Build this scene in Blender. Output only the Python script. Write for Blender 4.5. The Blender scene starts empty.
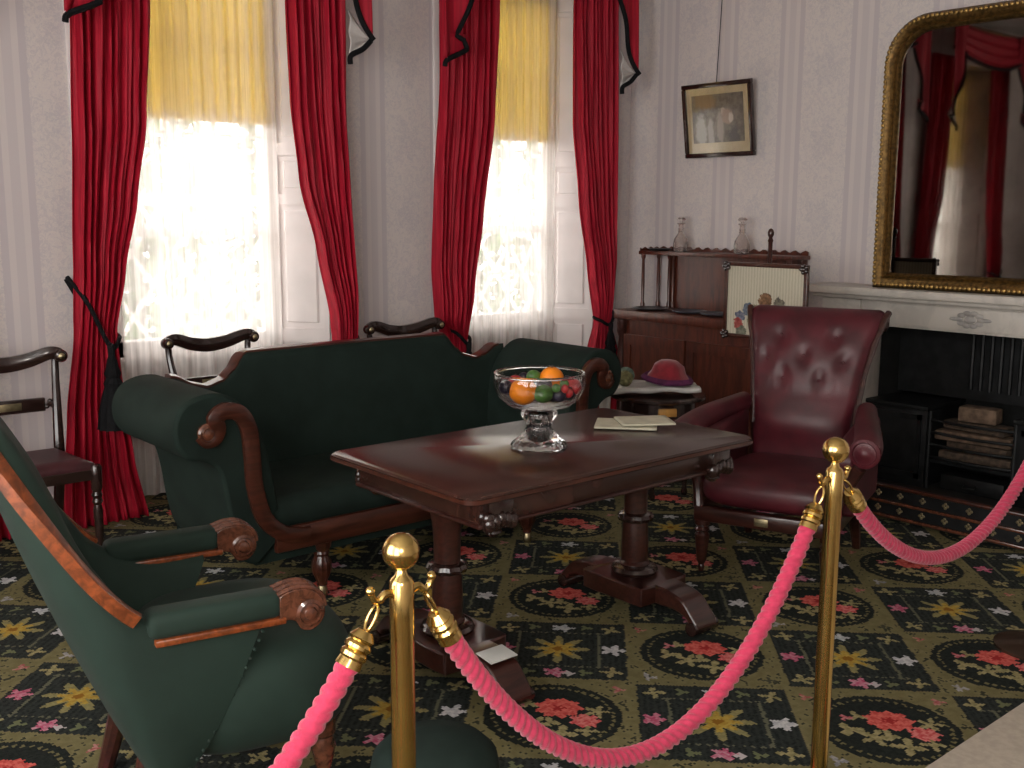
import bpy, bmesh, math, random
from mathutils import Vector, Matrix
random.seed(7)
R = math.radians
PI = math.pi
scene = bpy.context.scene
col = scene.collection

# ---------------------------------------------------------------- camera
def make_camera():
    F, P, Yw, Ro = 1050.0, R(9.2), R(40.6), R(0.2)
    fw = Vector((math.sin(Yw)*math.cos(P), math.cos(Yw)*math.cos(P), -math.sin(P)))
    rt = Vector((math.cos(Yw), -math.sin(Yw), 0)); up = rt.cross(fw)
    r2 = rt*math.cos(Ro) + up*math.sin(Ro); u2 = up*math.cos(Ro) - rt*math.sin(Ro)
    m = Matrix((r2, u2, -fw)).transposed().to_4x4()
    m.translation = Vector((0, 0, 1.55))
    cd = bpy.data.cameras.new('camera'); cd.sensor_width = 36; cd.lens = F*36/1024
    cd.clip_start = .02
    c = bpy.data.objects.new('camera', cd); col.objects.link(c); c.matrix_world = m
    scene.camera = c
make_camera()

# ---------------------------------------------------------------- light and exposure
WORLD_STRENGTH = 6.0
FLASH_POWER = 18.0
EXPOSURE = 0.5
world = bpy.data.worlds.new('world'); scene.world = world; world.use_nodes = True
_bg = world.node_tree.nodes['Background']
_bg.inputs[0].default_value = (1, .975, .94, 1); _bg.inputs[1].default_value = WORLD_STRENGTH
scene.view_settings.view_transform = 'Standard'
scene.view_settings.look = 'None'
scene.view_settings.gamma = 1
scene.view_settings.use_curve_mapping = False
scene.view_settings.exposure = EXPOSURE
scene.cycles.use_denoising = True
scene.cycles.max_bounces = 10
scene.cycles.transparent_max_bounces = 16
scene.cycles.caustics_reflective = False
scene.cycles.caustics_refractive = False
scene.cycles.sample_clamp_indirect = 6

def area_light(name, loc, target, sx, sy, power, color=(1, 1, 1), portal=False):
    ld = bpy.data.lights.new(name, 'AREA'); ld.shape = 'RECTANGLE'; ld.size = sx; ld.size_y = sy
    ld.energy = power; ld.color = color
    if portal: ld.cycles.is_portal = True
    o = bpy.data.objects.new(name, ld); col.objects.link(o); o.location = loc
    o.rotation_euler = (Vector(target)-Vector(loc)).to_track_quat('-Z', 'Y').to_euler()
    return o
# the photographer's flash beside the lens
area_light('camera_flash', (.03, -.02, 1.63), (2.6, 3.0, .9), .06, .04, FLASH_POWER, (1, .93, .84))

WIN = [2.50, 4.67, .42]           # window centres on the back wall; the third is seen in the mirror only
YW, XW, ZC = 5.35, 5.70, 3.45     # back wall, right wall, ceiling
XL, YF = -1.6, -1.5               # left and front wall
for _c in WIN:
    area_light('window_portal', (_c, 5.74, 1.9), (_c, 4.0, 1.9), 1.0, 2.2, 1, portal=True)
FILL_WIN = [(-1.2, .9), (1.2, 3.3)]   # plain windows added in the unseen left wall to bring in fill daylight
for _a, _b in FILL_WIN:
    area_light('window_portal', (XL-.2, (_a+_b)/2, 1.8), (0, (_a+_b)/2, 1.8), _b-_a-.1, 2.5, 1, portal=True)

# ---------------------------------------------------------------- node helpers
class S:
    """a float socket with arithmetic"""
    def __init__(s, nt, k): s.nt, s.k = nt, k
    def _m(s, op, *a):
        n = s.nt.nodes.new('ShaderNodeMath'); n.operation = op
        for i, v in enumerate((s,)+a):
            if isinstance(v, S): s.nt.links.new(v.k, n.inputs[i])
            else: n.inputs[i].default_value = v
        return S(s.nt, n.outputs[0])
    def __add__(s, o): return s._m('ADD', o)
    __radd__ = __add__
    def __sub__(s, o): return s._m('SUBTRACT', o)
    def __rsub__(s, o): return (s*-1)+o
    def __mul__(s, o): return s._m('MULTIPLY', o)
    __rmul__ = __mul__
    def __truediv__(s, o): return s._m('DIVIDE', o)
    def lt(s, o): return s._m('LESS_THAN', o)
    def gt(s, o): return s._m('GREATER_THAN', o)
    def abs(s): return s._m('ABSOLUTE')
    def sqrt(s): return s._m('SQRT')
    def sin(s): return s._m('SINE')
    def cos(s): return s._m('COSINE')
    def max(s, o): return s._m('MAXIMUM', o)
    def min(s, o): return s._m('MINIMUM', o)
    def round(s): return s._m('ROUND')
    def mod(s, o): return s._m('FLOORED_MODULO', o)
    def atan2(s, o): return s._m('ARCTAN2', o)
    def smooth(s, a, b):
        n = s.nt.nodes.new('ShaderNodeMapRange'); n.interpolation_type = 'SMOOTHSTEP'
        s.nt.links.new(s.k, n.inputs[0]); n.inputs[1].default_value = a; n.inputs[2].default_value = b
        return S(s.nt, n.outputs[0])

def rgba(c): return (c[0], c[1], c[2], 1)
def srgb(r, g, b):
    f = lambda v: (v/255/12.92) if v/255 <= .04045 else ((v/255+.055)/1.055)**2.4
    return (f(r), f(g), f(b))

def new_mat(name):
    m = bpy.data.materials.new(name); m.use_nodes = True
    nt = m.node_tree; b = nt.nodes['Principled BSDF']
    return m, nt, b
def coords(nt, kind='Object', scale=(1, 1, 1), rot=(0, 0, 0)):
    tc = nt.nodes.new('ShaderNodeTexCoord'); mp = nt.nodes.new('ShaderNodeMapping')
    mp.inputs['Scale'].default_value = scale; mp.inputs['Rotation'].default_value = rot
    nt.links.new(tc.outputs[kind], mp.inputs[0])
    return mp.outputs[0]
def noise(nt, vec, scale, detail=3, rough=.5, dist=0.0):
    n = nt.nodes.new('ShaderNodeTexNoise'); n.inputs['Scale'].default_value = scale
    n.inputs['Detail'].default_value = detail; n.inputs['Roughness'].default_value = rough
    n.inputs['Distortion'].default_value = dist
    if vec is not None: nt.links.new(vec, n.inputs['Vector'])
    return S(nt, n.outputs[0])
def mix(nt, fac, a, b):
    n = nt.nodes.new('ShaderNodeMix'); n.data_type = 'RGBA'
    if isinstance(fac, S): nt.links.new(fac.k, n.inputs[0])
    else: n.inputs[0].default_value = fac
    for v, i in ((a, 6), (b, 7)):
        if isinstance(v, tuple): n.inputs[i].default_value = rgba(v)
        else: nt.links.new(v, n.inputs[i])
    return n.outputs[2]
def bump(nt, b, h, strength=.3, dist=.01):
    n = nt.nodes.new('ShaderNodeBump'); n.inputs['Strength'].default_value = strength
    n.inputs['Distance'].default_value = dist
    nt.links.new(h.k, n.inputs['Height']); nt.links.new(n.outputs[0], b.inputs['Normal'])
def setc(nt, b, c):
    if isinstance(c, tuple): b.inputs['Base Color'].default_value = rgba(c)
    else: nt.links.new(c, b.inputs['Base Color'])

def plain(name, c, rough=.5, metal=0, var=.25, nscale=12, coat=0, sheen=0, bumps=0, bscale=200, spec=.5):
    m, nt, b = new_mat(name)
    v = coords(nt)
    n = noise(nt, v, nscale, 3)
    dk = tuple(x*(1-var) for x in c); lt = tuple(min(1, x*(1+var)) for x in c)
    setc(nt, b, mix(nt, n.smooth(.3, .7), dk, lt))
    b.inputs['Roughness'].default_value = rough; b.inputs['Metallic'].default_value = metal
    b.inputs['Coat Weight'].default_value = coat; b.inputs['Coat Roughness'].default_value = .12
    b.inputs['Sheen Weight'].default_value = sheen; b.inputs['Specular IOR Level'].default_value = spec
    if bumps: bump(nt, b, noise(nt, v, bscale, 2), bumps, .003)
    return m
def wood(name, c, rough=.3, coat=.5, scale=(3, 30, 30), contrast=.45):
    m, nt, b = new_mat(name)
    v = coords(nt, 'Object', scale)
    n = noise(nt, v, 1.6, 5, .6, .6)
    dk = tuple(x*(1-contrast) for x in c); lt = tuple(x*(1+contrast) for x in c)
    setc(nt, b, mix(nt, n.smooth(.3, .7), dk, lt))
    b.inputs['Roughness'].default_value = rough; b.inputs['Coat Weight'].default_value = coat
    b.inputs['Coat Roughness'].default_value = .15
    return m

M = {}
M['mahogany'] = wood('dark_mahogany', (.035, .010, .007), .28, .5)
M['table'] = wood('table_mahogany', (.036, .013, .009), .27, .25, (4, 40, 4))
M['sofa_wood'] = wood('sofa_mahogany', (.050, .013, .007), .3, .4)
M['walnut'] = wood('orange_walnut', (.19, .045, .012), .3, .4)
M['scroll_wood'] = wood('polished_brown_wood', (.10, .034, .018), .2, .7)
M['chair_wood'] = wood('blackened_rosewood', (.022, .010, .008), .22, .7)
M['chiff'] = wood('chiffonier_mahogany', (.078, .019, .010), .38, .3, (20, 20, 3))
M['green_sofa'] = plain('sofa_green_cloth', (.0100, .0190, .0150), .85, var=.18, nscale=8, sheen=.0, bumps=.15, bscale=500, spec=.2)
M['green_chair'] = plain('armchair_green_cloth', (.0140, .0290, .0215), .75, var=.12, nscale=6, sheen=.03, bumps=.15, bscale=500, spec=.25)
M['green_stool'] = plain('stool_green_cloth', (.010, .0185, .015), .85, var=.15, sheen=.0, spec=.2)
M['leather'] = plain('burgundy_leather', (.066, .008, .013), .45, var=.3, nscale=9, bumps=.2, bscale=160)
M['seat_leather'] = plain('dark_red_seat_leather', (.045, .010, .013), .4, var=.3, nscale=14)
M['brass'] = plain('polished_brass', (.68, .47, .165), .2, 1, .05, 5)
M['brass_dull'] = plain('dull_brass', (.36, .30, .18), .4, 1, .3, 30)
M['rope'] = plain('pink_rope', (.48, .036, .088), .8, var=.12, nscale=60, sheen=.3, bumps=.5, bscale=300, spec=.2)
M['black_trim'] = plain('black_cord', (.006, .006, .007), .8, var=.4, nscale=90, bumps=.6, bscale=260, spec=.2)
M['gold'] = plain('gilt_frame', (.15, .085, .025), .42, .7, .45, 45, bumps=.4, bscale=70)
M['iron'] = plain('black_iron', (.012, .013, .014), .5, .4, .4, 14, bumps=.2, bscale=60)
M['white_paint'] = plain('white_paint', (.76, .70, .68), .4, var=.05, nscale=4)
M['ceil'] = plain('ceiling_paint', (.55, .53, .50), .9, var=.04, nscale=2)
M['beige'] = plain('beige_matting', (.42, .36, .29), .9, var=.08, nscale=40, bumps=.3, bscale=300)
M['paper'] = plain('cream_paper', (.55, .52, .40), .8, var=.1, nscale=18)
M['cloth_white'] = plain('white_linen', (.55, .53, .50), .9, var=.1, nscale=14, bumps=.3, bscale=90)
M['brick_tan'] = plain('firebrick', (.16, .105, .07), .9, var=.4, nscale=22, bumps=.6, bscale=60)
M['log'] = plain('firewood', (.085, .058, .04), .9, var=.5, nscale=30, bumps=.6, bscale=50)
M['soot'] = plain('sooty_fireplace', (.010, .011, .011), .9, var=.4, nscale=10)
M['stone'] = plain('dark_hearthstone', (.02, .02, .02), .5, var=.3, nscale=10)
M['orange'] = plain('orange_peel', (.85, .24, .008), .45, var=.1, nscale=20, bumps=.3, bscale=90)
M['green_fruit'] = plain('green_fruit', (.06, .15, .03), .4, var=.4, nscale=30)
M['dark_fruit'] = plain('dark_grape', (.012, .010, .022), .3, var=.5, nscale=20)
M['red_fruit'] = plain('red_fruit', (.42, .015, .02), .35, var=.3, nscale=30)
M['hat_red'] = plain('red_felt', (.22, .010, .02), .9, var=.2, nscale=25, sheen=.3)
M['hat_purple'] = plain('purple_band', (.10, .015, .07), .9, var=.3, nscale=25)
M['wool'] = plain('olive_wool', (.20, .19, .09), .95, var=.35, nscale=50, bumps=.6, bscale=120)
M['wool_teal'] = plain('teal_wool', (.13, .19, .16), .95, var=.35, nscale=50, bumps=.6, bscale=120)
M['pine'] = plain('light_wood', (.45, .22, .05), .5, var=.2, nscale=20)
M['plate_blue'] = plain('blue_grey_dish', (.07, .08, .10), .3, var=.4, nscale=25)
M['tray_dark'] = plain('dark_tray', (.02, .018, .02), .3, var=.3)
M['lining'] = plain('cream_lining', (.50, .46, .44), .85, var=.1, nscale=14)
M['foliage'] = plain('garden_leaves', (.10, .18, .06), .7, var=.5, nscale=5)
M['grass'] = plain('garden_grass', (.14, .2, .07), .9, var=.3, nscale=3)
M['bark'] = plain('bark', (.1, .07, .05), .9)
M['concrete'] = plain('pale_stone_terrace', (.5, .48, .44), .9, var=.1, nscale=3)

def make_glass(name, tint=(1, 1, 1), rough=0.0):
    m, nt, b = new_mat(name)
    b.inputs['Base Color'].default_value = rgba(tint); b.inputs['Roughness'].default_value = rough
    b.inputs['Transmission Weight'].default_value = 1; b.inputs['IOR'].default_value = 1.47
    return m
M['decanter'] = make_glass('tinted_cut_glass', (.97, .90, .87), .02)
M['decanter'].node_tree.nodes['Principled BSDF'].inputs['Transmission Weight'].default_value = .93
M['glass'] = make_glass('clear_cut_glass', (.97, .97, .97))
def thin_glass(name, gloss=.08):
    m, nt, b = new_mat(name); nt.nodes.remove(b)
    out = nt.nodes['Material Output']
    t = nt.nodes.new('ShaderNodeBsdfTransparent'); g = nt.nodes.new('ShaderNodeBsdfGlossy')
    g.inputs['Roughness'].default_value = .02
    x = nt.nodes.new('ShaderNodeMixShader'); x.inputs[0].default_value = gloss
    nt.links.new(t.outputs[0], x.inputs[1]); nt.links.new(g.outputs[0], x.inputs[2]); nt.links.new(x.outputs[0], out.inputs[0])
    return m
def fresnel_glass(name):
    m, nt, b = new_mat(name); nt.nodes.remove(b)
    out = nt.nodes['Material Output']
    t = nt.nodes.new('ShaderNodeBsdfTransparent'); g = nt.nodes.new('ShaderNodeBsdfGlossy'); t.inputs[0].default_value = (.93, .93, .93, 1)
    g.inputs['Roughness'].default_value = .03
    fr = nt.nodes.new('ShaderNodeLayerWeight'); fr.inputs[0].default_value = .5
    f_ = S(nt, fr.outputs['Facing']); w = f_*f_*f_*.55+.05
    x = nt.nodes.new('ShaderNodeMixShader'); nt.links.new(w.k, x.inputs[0])
    nt.links.new(t.outputs[0], x.inputs[1]); nt.links.new(g.outputs[0], x.inputs[2]); nt.links.new(x.outputs[0], out.inputs[0])
    return m
M['bowl_glass'] = fresnel_glass('thin_bowl_glass')
M['pane'] = thin_glass('window_pane_glass', .06)
def mirror_mat():
    m, nt, b = new_mat('old_mirror_glass')
    b.inputs['Metallic'].default_value = 1; b.inputs['Roughness'].default_value = .03
    v = coords(nt); n = noise(nt, v, 6, 4)
    setc(nt, b, mix(nt, n.smooth(.3, .75), (.23, .21, .19), (.17, .155, .14)))
    return m
M['mirror'] = mirror_mat()
def fabric_translucent(name, c, transp, transl, stripes=0):
    m, nt, b = new_mat(name); nt.nodes.remove(b); out = nt.nodes['Material Output']
    v = coords(nt)
    d = nt.nodes.new('ShaderNodeBsdfDiffuse'); t = nt.nodes.new('ShaderNodeBsdfTranslucent'); p = nt.nodes.new('ShaderNodeBsdfTransparent')
    n = noise(nt, v, 25, 2)
    k = mix(nt, n, tuple(x*.93 for x in c), c)
    nt.links.new(k, d.inputs[0]); nt.links.new(k, t.inputs[0])
    a = nt.nodes.new('ShaderNodeMixShader'); a.inputs[0].default_value = transl
    nt.links.new(d.outputs[0], a.inputs[1]); nt.links.new(t.outputs[0], a.inputs[2])
    x = nt.nodes.new('ShaderNodeMixShader'); x.inputs[0].default_value = transp
    if stripes:
        g = noise(nt, coords(nt, 'Object', (1, 1, .03)), stripes, 3, .7); w = g.smooth(.36, .66)*(transp*1.1)+.06
        nt.links.new(w.k, x.inputs[0])
    nt.links.new(a.outputs[0], x.inputs[1]); nt.links.new(p.outputs[0], x.inputs[2])
    nt.links.new(x.outputs[0], out.inputs[0])
    return m
M['sheer'] = fabric_translucent('white_net', (.84, .81, .78), .30, .50, 26)
M['blind'] = fabric_translucent('yellow_blind_cloth', (.80, .67, .29), 0.0, .55)
def curtain_mat():
    m, nt, b = new_mat('crimson_silk')
    v = coords(nt, 'Object', (40, 40, 1.2)); n = noise(nt, v, 1.5, 3)
    setc(nt, b, mix(nt, n.smooth(.3, .7), (.28, .005, .018), (.46, .010, .030)))
    b.inputs['Roughness'].default_value = .6; b.inputs['Specular IOR Level'].default_value = .25
    return m
M['crimson'] = curtain_mat()
def marble():
    m, nt, b = new_mat('white_marble')
    v = coords(nt); n = noise(nt, v, 5, 6, .6, 1.2)
    setc(nt, b, mix(nt, n.smooth(.45, .62), (.56, .52, .47), (.47, .44, .40)))
    b.inputs['Roughness'].default_value = .35
    return m
M['marble'] = marble()

def wallpaper(name, axis):
    m, nt, b = new_mat(name)
    tc = nt.nodes.new('ShaderNodeTexCoord'); sp = nt.nodes.new('ShaderNodeSeparateXYZ')
    nt.links.new(tc.outputs['Object'], sp.inputs[0])
    h = S(nt, sp.outputs[axis]); z = S(nt, sp.outputs[2])
    P = .50
    hf = (h/P).mod(1.0) - .5                       # a wide floral band and a plain stripe pair
    nz = noise(nt, tc.outputs['Object'], 16, 4, .6)
    nz2 = noise(nt, tc.outputs['Object'], 55, 3, .6)
    stripe = ((hf.abs() - .36).abs()).lt(.035)
    stripe2 = (hf.abs()).gt(.455)
    # medallions repeating up the band
    zf = (z/.44).mod(1.0) - .5
    rr = ((hf*1.9)*(hf*1.9) + (zf*1.25)*(zf*1.25)).sqrt()
    ang = (zf).atan2(hf)
    med = (rr + (ang*6).sin()*.06 + (nz-.5)*.5).lt(.30)
    scroll = ((nz2 - .5).abs()).lt(.045)
    band = hf.abs().lt(.33)
    base = mix(nt, noise(nt, tc.outputs['Object'], 2.0, 2), (.605, .545, .535), (.645, .585, .57))
    c = mix(nt, stripe*.55, base, (.47, .42, .455))
    c = mix(nt, stripe2*.35, c, (.48, .43, .46))
    c = mix(nt, med*band*.32, c, (.46, .43, .47))
    c = mix(nt, scroll*band*.55, c, (.68, .62, .57))
    nz3 = noise(nt, tc.outputs['Object'], 30, 4, .7, 1.5)
    c = mix(nt, ((nz3-.42).abs()).lt(.05)*band*.45, c, (.49, .455, .49))
    setc(nt, b, c); b.inputs['Roughness'].default_value = .85; b.inputs['Specular IOR Level'].default_value = .2
    return m
M['paper_back'] = wallpaper('lilac_damask_wallpaper', 0)
M['paper_side'] = wallpaper('lilac_damask_wallpaper_side', 1)

def carpet():
    m, nt, b = new_mat('floral_medallion_carpet')
    tc = nt.nodes.new('ShaderNodeTexCoord'); sp = nt.nodes.new('ShaderNodeSeparateXYZ')
    nt.links.new(tc.outputs['Object'], sp.inputs[0])
    # stitched look: snap to the weave
    q = 130.0
    x = (S(nt, sp.outputs[0])*q).round()/q; y = (S(nt, sp.outputs[1])*q).round()/q
    cv = nt.nodes.new('ShaderNodeCombineXYZ'); nt.links.new(x.k, cv.inputs[0]); nt.links.new(y.k, cv.inputs[1])
    nA = noise(nt, cv.outputs[0], 26, 3, .6) - .5
    nB = noise(nt, cv.outputs[0], 60, 2, .6) - .5
    s, cx, cy = .5127, 2.83, 2.255
    U = ((x-cx) - (y-cy))*(1/(math.sqrt(2)*s)); V = ((x-cx) + (y-cy))*(1/(math.sqrt(2)*s))
    iu, iv = U.round(), V.round()
    fu = U-iu + nA*.05; fv = V-iv + nB*.04
    odd = (iu+iv).mod(2.0).gt(.5)
    even = 1-odd
    state = {'c': mix(nt, (nA*3+.5), (.130, .112, .048), (.180, .156, .075))}
    def put(mask, c, c2=None):
        cc = c if c2 is None else mix(nt, (nB*2.2+.5).smooth(.2, .8), c, c2)
        state['c'] = mix(nt, mask, state['c'], cc)
    def petal(px, py, rad, k, depth=.4, sq=1.0, ph=0.0):
        a, d = (fu-px), (fv-py)*sq
        r = (a*a + d*d).sqrt()
        th = d.atan2(a)
        return (r - rad*(1-depth) - ((th*k+ph).cos()*(rad*depth))).lt(0)
    DK, DK2 = (.0085, .011, .0095), (.016, .020, .017)
    mx = fu.abs().max(fv.abs())
    # --- oval cells
    r = (fu*fu + fv*fv).sqrt(); th = fv.atan2(fu)
    cornerleaf = (nA*1.2+nB).gt(.16)
    put(even*r.gt(.44)*cornerleaf, (.03, .032, .018))
    put(even*petal(.41, .38, .055, 3), (.30, .07, .07), (.42, .2, .18))
    put(even*petal(-.41, .38, .05, 3), (.30, .07, .07), (.4, .2, .15))
    put(even*petal(-.38, -.41, .06, 3), (.36, .34, .33), (.2, .2, .22))
    put(even*petal(.40, -.40, .05, 4), (.05, .05, .03))
    ov = even*r.lt(.425)
    put(ov, DK, DK2)
    dots = ((th*44).sin()).gt(0)
    put(even*(r-.37).abs().lt(.012)*dots, (.15, .13, .06))
    Lf, Lf2 = (.20, .175, .075), (.33, .28, .14)
    for a in ((-.10, -.12, .105, 5, .3), (-.23, -.03, .09, 3, .2), (.06, -.22, .105, 4, .6), (.27, .07, .085, 5, .1), (-.15, .14, .065, 3, .7), (.21, -.18, .075, 4, .2), (-.01, -.09, .07, 3, 1.)):
        put(even*petal(a[0], a[1], a[2], a[3], .36, 1, a[4]), Lf, Lf2)
    put(even*petal(-.22, .12, .05, 3), (.35, .06, .08), (.5, .2, .2))
    put(even*petal(.035, .10, .155, 9, .10, 1.15), (.43, .050, .045), (.60, .14, .11))
    put(even*petal(.20, -.055, .10, 7, .14, 1.1), (.46, .055, .06), (.62, .20, .18))
    put(even*petal(.035, .10, .05, 5, .3), (.30, .02, .02))
    # --- square cells
    sq = odd*mx.lt(.475)
    hatch = ((fu*150).sin()*.5+.5)
    put(sq, DK, (.022, .026, .024))
    put(sq*hatch.gt(.62)*.6, (.030, .034, .030))
    ln = ((fu.abs()-.285).abs().lt(.010)*fv.abs().lt(.30)).max((fv.abs()-.285).abs().lt(.010)*fu.abs().lt(.36)*((fu*120).sin().gt(0)))
    put(odd*ln, (.11, .11, .07))
    for sx in (-1, 1):
        for sy in (-1, 1):
            put(odd*petal(.37*sx, .36*sy, .080, 4, .40, 1, sx+sy*.5), Lf, Lf2)
            put(odd*petal(.19*sx, .385*sy, .055, 3, .35), (.13, .14, .07))
    put(odd*petal(0, 0, .235, 8, .33), (.18, .16, .07), (.25, .215, .09))
    put(odd*petal(0, 0, .14, 8, .26), (.32, .20, .03), (.42, .29, .06))
    put(odd*petal(0, 0, .035, 1, 0), (.22, .10, .01))
    put(odd*petal(.02, .375, .085, 5, .25, 1.2), (.33, .35, .37), (.5, .5, .5))
    put(odd*petal(.385, 0, .09, 5, .25), (.36, .36, .38), (.55, .53, .53))
    put(odd*petal(-.385, .0, .085, 5, .25), (.36, .05, .11), (.48, .2, .25))
    put(odd*petal(-.01, -.385, .085, 5, .25, 1.1), (.40, .06, .13), (.5, .25, .3))
    put(odd*petal(.08, -.40, .04, 4, .25), (.45, .4, .4))
    setc(nt, b, state['c'])
    b.inputs['Roughness'].default_value = .95; b.inputs['Specular IOR Level'].default_value = .15
    wv = noise(nt, tc.outputs['Object'], 320, 2); bump(nt, b, wv, .35, .004)
    return m
M['carpet'] = carpet()

def embroidery():
    m, nt, b = new_mat('embroidered_silk')
    tc = nt.nodes.new('ShaderNodeTexCoord'); sp = nt.nodes.new('ShaderNodeSeparateXYZ')
    nt.links.new(tc.outputs['Object'], sp.inputs[0])
    y = S(nt, sp.outputs[1]); z = S(nt, sp.outputs[2])
    n = noise(nt, tc.outputs['Object'], 60, 3) - .5
    pl = ((y*330 + n*3).sin()*.5+.5)
    c = mix(nt, pl, (.44, .40, .30), (.56, .52, .41))
    def dot(py, pz, r, c1, c2, sq=1):
        nonlocal c
        a = (y-py); d = (z-pz)*sq
        k = ((a*a+d*d).sqrt() + n*.045).lt(r)
        c = mix(nt, k, c, mix(nt, (n*3+.5), c1, c2))
    # local +y is image left
    for a in ((.11, -.05, .036, (.05, .08, .12), (.2, .22, .26)), (.16, -.09, .032, (.05, .07, .11), (.2, .2, .26)), (.17, -.13, .034, (.2, .02, .02), (.4, .1, .08)), (.15, -.18, .036, (.08, .09, .06), (.2, .2, .15)), (.08, -.11, .028, (.18, .16, .08), (.3, .28, .16)),
              (-.005, .005, .044, (.10, .05, .02), (.28, .14, .07)), (-.10, -.01, .038, (.07, .06, .05), (.22, .2, .14)), (-.15, -.055, .026, (.10, .12, .06), (.2, .2, .1)),
              (.05, -.045, .030, (.12, .13, .06), (.22, .2, .1)), (-.06, -.05, .034, (.35, .3, .24), (.5, .48, .4)), (0, -.10, .05, (.16, .14, .08), (.35, .12, .1)),
              (-.10, -.12, .036, (.25, .06, .06), (.3, .25, .15))):
        dot(*a)
    setc(nt, b, c); b.inputs['Roughness'].default_value = .6
    return m
M['embroidery'] = embroidery()
def print_mat():
    m, nt, b = new_mat('sepia_engraving')
    tc = nt.nodes.new('ShaderNodeTexCoord'); sp = nt.nodes.new('ShaderNodeSeparateXYZ')
    nt.links.new(tc.outputs['Object'], sp.inputs[0])
    y = S(nt, sp.outputs[1]); z = S(nt, sp.outputs[2])
    n = noise(nt, tc.outputs['Object'], 22, 4, .65) - .5
    c = mix(nt, (n*2+.5).smooth(.2, .8), (.085, .07, .055), (.17, .145, .115))
    def blob(py, pz, ry, rz, cc):
        nonlocal c
        a = (y-py)/ry; d = (z-pz)/rz
        k = 1-((a*a+d*d).sqrt()+n*1.4).smooth(.6, 1.1)
        c = mix(nt, k, c, cc)
    blob(.10, .12, .10, .07, (.20, .13, .07)); blob(.14, -.08, .055, .12, (.33, .32, .28)); blob(.06, -.10, .03, .12, (.30, .28, .24))
    blob(-.02, -.06, .035, .11, (.28, .24, .2)); blob(-.05, .04, .022, .03, (.42, .33, .25)); blob(-.08, .01, .05, .06, (.3, .21, .16)); blob(-.11, .0, .022, .035, (.5, .42, .34))
    blob(-.13, -.12, .05, .08, (.06, .055, .05))
    setc(nt, b, c); b.inputs['Roughness'].default_value = .5; b.inputs['Coat Weight'].default_value = .6; b.inputs['Coat Roughness'].default_value = .05
    return m
M['print'] = print_mat()
M['mat_board'] = plain('yellowed_mount', (.50, .40, .24), .7, var=.08)

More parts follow.
